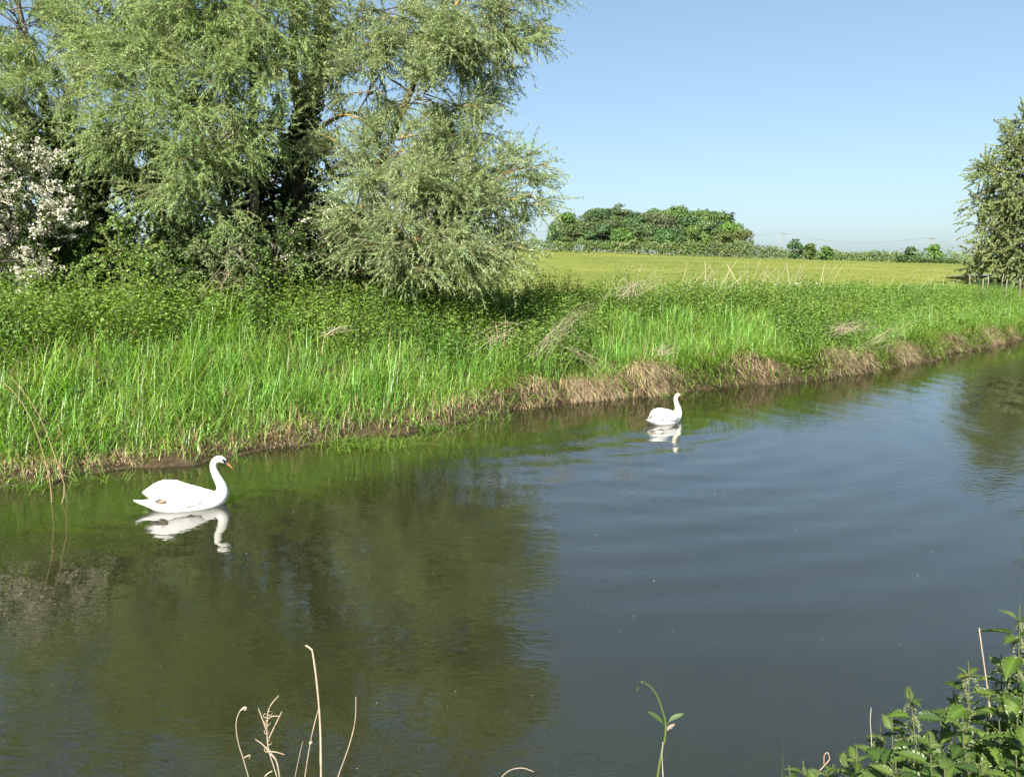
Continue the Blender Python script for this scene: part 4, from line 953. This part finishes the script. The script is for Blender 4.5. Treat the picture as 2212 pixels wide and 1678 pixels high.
bundle('leaning bleached reeds low on the bank right of the dark bramble', at_y(1860, 760, 20.5), at_y(1975, 700, 23.0), 24, .2, .1, 6)
bundle('matted straw nest on the bank face above the right overhang', at_y(1800, 715, 21.0), at_y(1875, 705, 22.0), 40, .16, .1, 7)
bundle('thin dead canes standing before the dull green bush', at_y(470, 625, 16.0), at_y(520, 560, 16.1), 16, .28, .05, 8, .0032)
bundle('dead grey stems lying on the nettles left of centre', at_y(690, 725, 14.2), at_y(770, 708, 14.6), 8, .08, .05, 9, .005)

# lone reed stems and floating grass clump by the near swan
for lb, pts in (('outer dry reed stem bent left, rising from the water left of the swan', [(112, 1088), (108, 1040), (88, 960), (60, 890), (22, 838), (-15, 812)]),
                ('inner dry reed stem bent left, kinked at the water left of the swan', [(132, 1090), (140, 1052), (118, 985), (95, 920), (65, 865), (25, 815)])):
    b = at_z(*pts[0], -.02)
    stalks_from('reed_stem', lb, 'reed', [[b] + [at_y(a, c, b[1]) for a, c in pts[1:]]], [.0065], (.27, .19, .10), group='lone reed stems left of the swan')
A = Acc(); k = 420; c = at_z(800, 962)
P = c + np.stack([rng.normal(0, .42, k), rng.normal(.0, .16, k), U(-.02, .05, k)], -1)
add_blades(A, P, U(.22, .5, k), U(.008, .014, k), jit((.12, .20, .03), k, .2), bends=[0, .1, .2, .3, .3, .1], lean=U(.5, 1.4, k))
tag(obj('grass_clump', A, M_GRASS, off=tuple(c)), 'light green clump of grass sprawling into the water right of the near swan', 'grass clump', kind='stuff')
A = Acc(); k = 260; c = at_z(905, 930)
P = c + np.stack([rng.normal(0, .5, k), rng.normal(.1, .12, k), U(-.02, .02, k)], -1)
for cx_, n_ in ((1030, 120), (60, 150), (200, 90), (480, 70), (1440, 80)):
    q = at_z(cx_, np.interp(cx_, [a for a, _ in WL], [b for _, b in WL]) + 6)
    P = np.concatenate([P, q + np.stack([rng.normal(0, .3, n_), rng.normal(0, .07, n_), U(-.03, .0, n_)], -1)])
k = len(P); add_blades(A, P, U(.15, .42, k), U(.007, .013, k), jit((.11, .19, .03), k, .2), lean=U(.2, 1.2, k))
tag(obj('shore_grass', A, M_GRASS), 'sparse grass shoots growing out of the shallow water edge', 'grass', kind='stuff')

# small grass cover in the meadow and round its edge
A = Acc(); n = 24000; x = U(-15, 110, n); y = 30 + 145 * U(0, 1, n) ** 1.3
m = np.abs(x / y) < .66; x, y = x[m], y[m]
dmin = np.min(np.hypot(x[:, None] - wx[None, ::12], y[:, None] - wy[None, ::12]), axis=1); m = dmin > 9; x, y = x[m], y[m]; n = len(x)
P = np.stack([x, y, field_z(x, y) - .02], -1)
add_blades(A, P, U(.07, .17, n) * (1 + .4 * snoise(x, y, 71, .05)), U(.03, .07, n), jit((.102, .130, .022), n, .16, .08), bends=[.1, .3, .3, .2, .1, 0])
tag(obj('meadow_grass', A, M_GRASS), 'short yellow green grass of the sloping meadow', 'grass', kind='stuff')
# pale lumps in the meadow
for px, py, lb in ((1722, 598, 'pale stone lying in the meadow above the tall stalk cluster'), (1766, 610, 'pale round stone in the meadow close behind the stalk row')):
    y = 52.0; p = at_y(px, py, y); p[2] = field_z(p[0], y) - .05
    th, ph = np.meshgrid(np.linspace(0, math.pi, 8), np.arange(10) * .6283, indexing='ij')
    rr = .12 * (1 + .15 * np.sin(ph * 2 + th * 3)); V = np.stack([rr * 1.25 * np.sin(th) * np.cos(ph), rr * np.sin(th) * np.sin(ph), rr * .75 * np.cos(th) + .08], -1).reshape(-1, 3) + p
    i = np.arange(7)[:, None] * 10; j = np.arange(10)[None]; F = np.stack([i + j, i + (j + 1) % 10, i + 10 + (j + 1) % 10, i + 10 + j], -1).reshape(-1, 4)
    A = Acc(); A.add(V, F, (.62, .55, .46)); tag(obj('field_stone', A, M_TWIG, sm=True, off=tuple(p)), lb, 'stone', 'pale stones in the meadow')
# fence posts
for px, od in zip((2093, 2122, 2133, 2163, 2173, 2203), ('first', 'second', 'third', 'fourth', 'fifth', 'sixth')):
    y = 43.0 + 4 * math.sin(px); p = at_y(px, 630, y); p[2] = field_z(p[0], y)
    A = Acc(); A.tubes(np.array([[p[0], y, p[2] - .1], [p[0], y, p[2] + .5], [p[0] + rs.normal(0, .03), y, p[2] + .85]]), (.03, .028, .026), (.15, .13, .10), 7)
    A.f.append(np.array([[A.n - 7 + j for j in range(7)]]))
    tag(obj('fence_post', A, M_DRY, off=tuple(p)), f'weathered wooden fence post near the right edge tree, {od} from the left of six', 'fence post', 'fence posts by the right edge tree')
for px, od in zip(np.linspace(1240, 1600, 9), ('first', 'second', 'third', 'fourth', 'fifth', 'sixth', 'seventh', 'eighth', 'ninth')):
    y = 173.0; p = at_y(px, 545, y); p[2] = field_z(p[0], y)
    A = Acc(); A.tubes(np.array([[p[0], y, p[2] - .1], [p[0], y, p[2] + .6], [p[0], y, p[2] + 1.2]]), (.045, .04, .04), (.2, .18, .15), 6)
    tag(obj('fence_post', A, M_DRY, off=tuple(p)), f'tiny pale fence post at the hedge foot before the wood, {od} of nine', 'fence post', 'fence posts under the hedge')

# ------------------------------------------------------------------ foreground: dry stalks on the near bank
def fg(pts, y=2.0, dy=0.0): return [at_y(a, b, y + dy * i) for i, (a, b) in enumerate(pts)]
def ground_end(pts):
    """carry a stalk on down to the near bank below the frame"""
    p, q = np.array(pts[0]), np.array(pts[1]); d = norm(p - q); d = norm(d * np.array([.7, .5, 1])); d = d if d[2] < -.5 else np.array([0, 0, -1.])
    x, y, z = p; low = []; step = max(.03, np.linalg.norm(p - q))
    for k in range(200):
        if z <= near_z(x, y) - .02: break
        x, y, z = np.array([x, y, z]) + d * .01
        if (k + 1) % max(1, int(step / .01)) == 0: low.append(np.array([x, y, z]))
    low.append(np.array([x, y, z]))
    return low[::-1] + list(pts)
STRAW = (.33, .26, .185)
def fstalk(name, label, pts, r, y, col=STRAW, extra=(), dy=0.0, group=None):
    P = ground_end(fg(pts, y, dy)); root = thing(name, label, 'stalk', P[0], group)
    A = Acc(); q = crspline(P, 140); n = len(q); kn = 1 + .18 * (np.abs(((np.arange(n) / n * 9) % 1) - .5) > .45)
    A.tubes(q, np.linspace(r, r * .5, n) * kn, col, 8); obj('stem', A, M_DRY, root, sm=True)
    for nm, br, rb in extra:
        A = Acc(); q = crspline(fg(br, y), 14); A.tubes(q, np.linspace(rb, rb * .6, 14), col, 6); obj(nm, A, M_DRY, root, sm=True)
    return root
fstalk('dry_reed', 'tallest thick pale reed stalk with bent tip at the bottom of the picture', [(694, 1690), (692, 1570), (685, 1479), (676, 1412), (671, 1401), (660, 1393)], .0044, 2.0)
fstalk('dry_weed', 'thin dry stem curving outward right of the tallest reed', [(726, 1690), (754, 1610), (767, 1556), (769, 1504)], .0020, 2.05)
fstalk('dry_weed', 'thin dry stem leaning against the tallest reed from its left', [(657, 1690), (671, 1600), (684, 1545), (687, 1534)], .0019, 2.03, extra=[('bud', [(669, 1605), (673, 1603), (670, 1600)], .004)])
fstalk('dry_weed', 'shortest fine dry stem left of the tallest reed', [(635, 1690), (645, 1640), (654, 1600)], .0013, 2.05)
fstalk('dry_weed', 'leftmost dry stem of the bottom cluster with curled bud on top', [(540, 1690), (526, 1640), (514, 1600), (510, 1563), (516, 1539), (524, 1530)], .0021, 2.0,
       extra=[('bud', [(522, 1532), (529, 1527), (532, 1530), (528, 1533)], .0028), ('tendril', [(527, 1636), (534, 1632), (540, 1630), (538, 1637)], .0016)])
ex = [('branch', [(574, 1572), (566, 1550), (558, 1529)], .0018), ('branch', [(581, 1594), (596, 1562), (609, 1536)], .0018), ('branch', [(579, 1620), (566, 1606), (551, 1596)], .0017), ('branch', [(581, 1622), (598, 1624), (614, 1629)], .0015),
      ('branch', [(584, 1626), (598, 1645), (606, 1690)], .0026), ('branch', [(578, 1552), (590, 1546), (604, 1546)], .0013), ('branch', [(568, 1690), (574, 1674), (588, 1664)], .0018)]
for a, b, rr in ((578, 1560, 6), (574, 1545, 5), (583, 1540, 5), (576, 1580, 5), (582, 1603, 5), (577, 1618, 6)):
    ex.append(('tendril', [(a + rr * math.cos(q), b + rr * .9 * math.sin(q)) for q in np.linspace(0, 5, 7)], .0011))
fstalk('dry_weed', 'branched dead stem with curly tendrils left of the tallest reed', [(602, 1690), (590, 1650), (581, 1622), (577, 1586), (578, 1543), (585, 1522), (602, 1502)], .0024, 2.0, extra=ex)
fstalk('dry_weed', 'short hooked dry stem at the bottom edge left of the green shoot', [(1074, 1690), (1090, 1671), (1106, 1661), (1130, 1658), (1153, 1666)], .0019, 2.1)
# green shoot
P = ground_end(fg([(1419, 1690), (1428, 1632), (1436, 1598), (1438, 1561), (1431, 1534), (1421, 1505), (1407, 1485), (1390, 1472)], 2.1))
root = thing('green_shoot', 'lone green shoot with drooping tip and a pair of small leaves over the water', 'plant', P[0])
GRN = (.10, .15, .03)
A = Acc(); q = crspline(P, 120); A.tubes(q, np.interp(np.arange(120), [0, 80, 119], [.0028, .0036, .0014]), GRN, 8); obj('stem', A, M_LEAF, root, sm=True)
A = Acc(); q = crspline(fg([(1392, 1472), (1385, 1474), (1380, 1483), (1377, 1489), (1375, 1495)], 2.1), 12); A.tubes(q, np.interp(np.arange(12), [0, 2, 5, 8, 11], [.003, .005, .0015, .004, .001]), (.035, .06, .02), 7); obj('bud', A, M_LEAF, root, sm=True)
def strip_leaf(pts, y, wd, col, parent, name='leaf', nrm=(0, -.6, .8)):
    c = crspline(fg(pts, y), 9); tq = np.linspace(0, 1, 9); wv = wd * np.sin(np.clip(tq * 1.15 - .15, 0, 1) * math.pi) ** .7 + .0008
    T = norm(np.gradient(c, axis=0)); sdv = norm(np.cross(T, np.array(nrm))); nv = np.cross(sdv, T)
    V = np.stack([c - sdv * wv[:, None] + nv * wv[:, None] * .3, c, c + sdv * wv[:, None] + nv * wv[:, None] * .3], 1).reshape(-1, 3)
    F = [(3 * i + j, 3 * i + j + 1, 3 * i + 4 + j, 3 * i + 3 + j) for i in range(8) for j in range(2)]
    A = Acc(); A.add(V, F, col); return obj(name, A, M_LEAF, parent, sm=True)
strip_leaf([(1435, 1563), (1427, 1556), (1414, 1545), (1399, 1536)], 2.1, .0048, (.055, .10, .018), root)
strip_leaf([(1441, 1563), (1451, 1552), (1463, 1546), (1477, 1541)], 2.1, .0052, (.06, .105, .02), root)
strip_leaf([(1438, 1582), (1443, 1573), (1450, 1568), (1458, 1563)], 2.1, .004, (.22, .16, .12), root, 'withered_leaf')
fstalk('dry_weed', 'fine dry stem close beside the lone green shoot', [(1433, 1690), (1431, 1652), (1430, 1625), (1432, 1602)], .0022, 2.08, col=(.33, .26, .18))

# ------------------------------------------------------------------ nettles on the near bank, bottom right
def nettle_leaf_mesh():
    n = 13; V = []; rows = []
    for i in range(n + 1):
        t = i / n
        wv = .5 * (math.sin(math.pi * min(1, t * .86 + .14)) ** .9) * (1.15 - .45 * t) if t < 1 else 0
        dz = -.22 * t * t
        tooth = 1.0
        r = []
        for f in (-1.0, -.55, 0, .55, 1.0):
            back = .035 * abs(f)
            corr = .020 * math.cos(i * math.pi) * (1 if abs(f) > .5 else 0)
            r.append((f * wv, t - back + (0), dz + .20 * abs(f) * wv + corr))
        rows.append(r)
    idx = {}
    verts = []; faces = []
    for i, r in enumerate(rows):
        for j, v in enumerate(r): idx[i, j] = len(verts); verts.append(v)
    for i in range(n):
        for j in range(4): faces.append((idx[i, j], idx[i, j + 1], idx[i + 1, j + 1], idx[i + 1, j]))
    for i in range(1, n):                             # saw teeth along both edges
        for j, s_ in ((0, -1), (4, 1)):
            a, b = verts[idx[i, j]], verts[idx[i + 1, j]]
            L = math.hypot(a[0] - b[0], a[1] - b[1])
            tip = (a[0] * .35 + b[0] * .65 + s_ * L * .70, a[1] * .3 + b[1] * .7 + L * .65, (a[2] + b[2]) / 2 + .004)
            verts.append(tip); faces.append((idx[i, j], idx[i + 1, j], len(verts) - 1) if s_ > 0 else (idx[i + 1, j], idx[i, j], len(verts) - 1))
    return np.array(verts), faces
NV, NF = nettle_leaf_mesh()
def nettle_mesh(col, name='leaf'):
    A = Acc(); A.v.append(NV); mid = np.abs(NV[:, 0:1]) < .02
    A.c.append(np.where(mid, np.asarray(col) * 1.5, np.asarray(col)).astype(float)); A.n = len(NV)
    for m in (3, 4): A.f.append(np.array([f for f in NF if len(f) == m]))
    return make_mesh(name, A, M_NETTLE, True)
NETM = [nettle_mesh(c) for c in ((.11, .19, .026), (.145, .23, .034), (.075, .14, .021), (.175, .25, .045))]
def flower_mesh():
    A = Acc(); r = np.random.default_rng(3)
    for k in range(3):
        a = r.uniform(0, 6.28); p = crspline([(0, 0, 0), (math.cos(a) * .012, math.sin(a) * .012, .004), (math.cos(a) * .022, math.sin(a) * .022, -.012), (math.cos(a) * .026, math.sin(a) * .026, -.032)], 8)
        A.tubes(p, .0007, (.26, .25, .13), 3)
        n = 40; q = p[r.integers(1, 8, n)] + r.normal(0, .0028, (n, 3))
        A.scatter(*PETAL, dirframes(norm(r.normal(0, 1, (n, 3))), np.full(n, .0036), np.full(n, .0036), r.uniform(0, 6, n)), q, np.clip(np.array([.20, .24, .09]) * r.uniform(.7, 1.25, (n, 1)), 0, 1))
    return make_mesh('flower_string', A, M_LEAF, False)
FLM = flower_mesh()
PETI = None
def quat_frame(D, roll):
    D = Vector(D).normalized(); q = D.to_track_quat('Y', 'Z')
    from mathutils import Quaternion
    return q @ Quaternion((0, 1, 0), roll)
rn = np.random.default_rng(12)
def nettle(label, px, py, y, lean, nodes, size, flowers=True, first=.0):
    top = at_y(px, py, y); bx = top[0] + lean[0]; by = y + lean[1]
    base = np.array([bx, by, near_z(bx, by) - .02])
    root = thing('nettle_plant', label, 'nettle', base, 'nettles on the near bank')
    path = crspline([base, base * .55 + top * .45 + rn.normal(0, .012, 3), top], 30)
    A = Acc(); A.tubes(path, np.linspace(.0042, .0016, 30), (.105, .115, .045), 7); obj('stem', A, M_LEAF, root, sm=True)
    Lt = np.linalg.norm(top - base); yaw0 = rn.uniform(0, 3.14)
    for k in range(nodes + 6):
        d = .008 + .016 * k + .0030 * k * k            # distance below the tip
        f = 1 - d / Lt
        if f < .1: break
        p = path[int(f * 29)]; sz = 1.0 * size * min(1, .30 + .2 * k) * rn.uniform(.88, 1.12)
        for sd_ in (0, 1):
            an = yaw0 + k * 1.571 + sd_ * math.pi + rn.normal(0, .22)
            el = .75 - .23 * k + rn.normal(0, .14) if k < 5 else -.35 + rn.normal(0, .15)
            D = np.array([math.cos(an) * math.cos(el), math.sin(an) * math.cos(el), math.sin(el)])
            pet = .28 * sz; Dp = norm(D + np.array([0, 0, .35]))
            pb = p + Dp * pet
            o = bpy.data.objects.new('leaf', NETM[rn.integers(0, 3) if k > 1 else rn.integers(1, 4)]); C.objects.link(o); o.parent = root
            o.location = tuple(pb - base); o.rotation_mode = 'QUATERNION'; o.rotation_quaternion = quat_frame(D + np.array([0, 0, -.15]), rn.normal(0, .3))
            o.scale = (sz * rn.uniform(.5, .66), sz, sz)
            if sz > .03:
                A = Acc(); A.tubes(np.array([p, p * .5 + pb * .5 + np.array([0, 0, .002]), pb]), (.0013, .0011, .0009), (.15, .14, .06), 4); obj('petiole', A, M_LEAF, root)
        if flowers and 0 < k < 6:
            for _ in range(2):
                o = bpy.data.objects.new('flower_string', FLM); C.objects.link(o); o.parent = root
                o.location = tuple(p - base + rn.normal(0, .003, 3)); o.rotation_euler = (0, 0, rn.uniform(0, 6.28)); sc_ = rn.uniform(.45, .8); o.scale = (sc_, sc_, sc_)
    return root
NT = [
 ('tallest nettle at the right edge with flower strings at its tip', 2203, 1306, 2.05, (.05, -.1), 7, .085, True),
 ('nettle just below the tallest one with dark drooping leaves', 2163, 1412, 2.15, (.06, -.12), 7, .085, True),
 ('nettle with pale flowering top beside the upright broken stick', 2092, 1428, 2.0, (.08, -.12), 8, .085, True),
 ('nettle with a flowering top standing free against the water', 1966, 1484, 1.95, (.08, -.14), 7, .075, True),
 ('leafy nettle with a wide spread pair of leaves left of the free standing top', 1926, 1545, 1.85, (.05, -.15), 7, .08, False),
 ('nettle at the right edge with one big leaf hanging in the sun', 2211, 1500, 1.85, (.06, -.12), 8, .095, False),
 ('small nettle tip peeping over the bottom edge beside the grass blades', 1704, 1652, 1.9, (.04, -.2), 5, .06, False),
 ('low nettle over the bottom edge right of the pinkish stem', 1850, 1612, 1.8, (.04, -.15), 7, .085, False),
 ('nettle with broad light leaves in front of the free standing top', 2008, 1580, 1.75, (.05, -.15), 7, .085, False),
 ('nettle with dense mid green leaves below the pale flowering top', 2080, 1545, 1.85, (.03, -.15), 8, .085, False),
 ('shaded nettle tucked between the dense one and the right edge', 2140, 1590, 1.95, (.05, -.15), 8, .085, False),
 ('nettle with a pointed sunlit leaf low in the corner', 2120, 1640, 1.7, (.02, -.15), 7, .09, False),
 ('lowest corner nettle at the bottom right of the picture', 2195, 1630, 1.75, (.03, -.15), 7, .09, False),
 ('low nettle at the bottom edge between broad light leaves and the corner', 2040, 1655, 1.7, (.02, -.15), 6, .085, False),
 ('low nettle at the bottom edge under the wide spread leaves', 1935, 1645, 1.72, (.02, -.15), 6, .085, False),
 ('half hidden nettle behind the dense one at the water side', 2030, 1530, 2.2, (.08, -.1), 7, .08, False),
 ('half hidden nettle rising behind the right edge leaves', 2185, 1450, 2.25, (.06, -.1), 8, .085, True)]
NT += [('low nettle tip nearest the grass blade pair', 1735, 1642, 1.9, (.04, -.18), 6, .07, False),
 ('low leafy nettle just right of the folded pinkish stem', 1822, 1632, 1.9, (.05, -.16), 7, .08, False),
 ('low nettle hugging the bottom edge left of the folded pinkish stem', 1765, 1662, 1.8, (.04, -.16), 6, .075, False),
 ('nettle with small leaves between the free standing top and the wide spread pair', 1948, 1560, 2.05, (.06, -.12), 8, .07, True),
 ('nettle showing only its crown below the pale flowering top', 2060, 1490, 2.15, (.06, -.1), 8, .07, True),
 ('nettle filling the water side edge between two taller tops', 1990, 1615, 2.05, (.06, -.12), 8, .085, False),
 ('dark nettle deep among the corner plants', 2155, 1520, 2.0, (.04, -.12), 9, .09, False),
 ('nettle leaning over the bottom edge left of the broad light leaves', 1888, 1600, 1.95, (.06, -.14), 7, .08, False),
 ('nettle with tiny pale tip beside the thin pale dry stick', 1902, 1570, 2.1, (.06, -.12), 7, .075, True),
 ('short nettle low by the folded pinkish stem', 1800, 1650, 1.85, (.04, -.14), 6, .075, False),
 ('corner nettle half lit against the upright broken stick', 2135, 1480, 2.1, (.05, -.1), 8, .08, False),
 ('small nettle squeezed at the right edge under the tallest one', 2215, 1400, 2.15, (.05, -.1), 8, .085, False),
 ('bottom edge nettle with narrow dark leaves left of the corner', 2085, 1620, 1.8, (.03, -.14), 8, .09, False)]
for a in NT: nettle(a[0], a[1], a[2], a[3], a[4], a[5], a[6], a[7])
fstalk('dry_stick', 'upright broken dry stick among the nettles near the right edge', [(2152, 1620), (2140, 1540), (2128, 1450), (2121, 1400), (2115, 1356)], .0028, 2.1)
fstalk('dry_stick', 'thin pale dry stick standing behind the wide spread nettle leaves', [(1884, 1640), (1882, 1590), (1880, 1555), (1882, 1528)], .0017, 2.0)
fstalk('dry_weed', 'pinkish dry stem folded over at its tip by the bottom edge', [(1747, 1690), (1772, 1662), (1791, 1641), (1792, 1636), (1789, 1626), (1786, 1625), (1781, 1629), (1780, 1638), (1780, 1649)], .0021, 1.9, col=(.30, .21, .15))
A = Acc()
base = at_y(1697, 1690, 1.95); base[2] = near_z(base[0], base[1])
for a, b in (((1690, 1600), 2.4), ((1692, 1632), 2.8)):
    tip = at_y(a[0], a[1], 1.95); q = crspline([base, base * .5 + tip * .5 + np.array([.012, 0, 0]), tip], 10)
    wv = np.linspace(.005, .0006, 10)[:, None]; V = np.stack([q - np.array([1, 0, 0]) * wv, q + np.array([0, .002, 0]), q + np.array([1, 0, 0]) * wv], 1).reshape(-1, 3)
    A.add(V, [(3 * i + j, 3 * i + j + 1, 3 * i + 4 + j, 3 * i + 3 + j) for i in range(9) for j in range(2)], (.05, .09, .035))
tag(obj('grass_blade_pair', A, M_GRASS, off=tuple(base)), 'pair of narrow dark grass blades at the bottom edge left of the nettles', 'grass blades')
# low undergrowth of the near bank
A = Acc(); k = 9000; x = U(-3, 4.5, k); y = U(.6, 6, k); d = near_d(x, y); m = (d > .05) & (d < 3); x, y = x[m], y[m]; z = near_z(x, y)
hmax = np.maximum(0, CAMZ - np.hypot(y, 0) * math.tan(math.radians(36)) - z) ; hh = np.minimum(U(.1, .4, len(x)), np.where(x > 1.3, .10, hmax * .5)); m = hh > .04
P = np.stack([x, y, z - .01], -1)[m]; k = len(P)
add_blades(A, P, hh[m], U(.006, .012, k), jit((.07, .14, .022), k, .2))
tag(obj('near_grass', A, M_GRASS), 'low grass under the nettles on the near bank', 'grass', kind='stuff')

for o in bpy.data.objects:
    if '_w' in o: del o['_w']
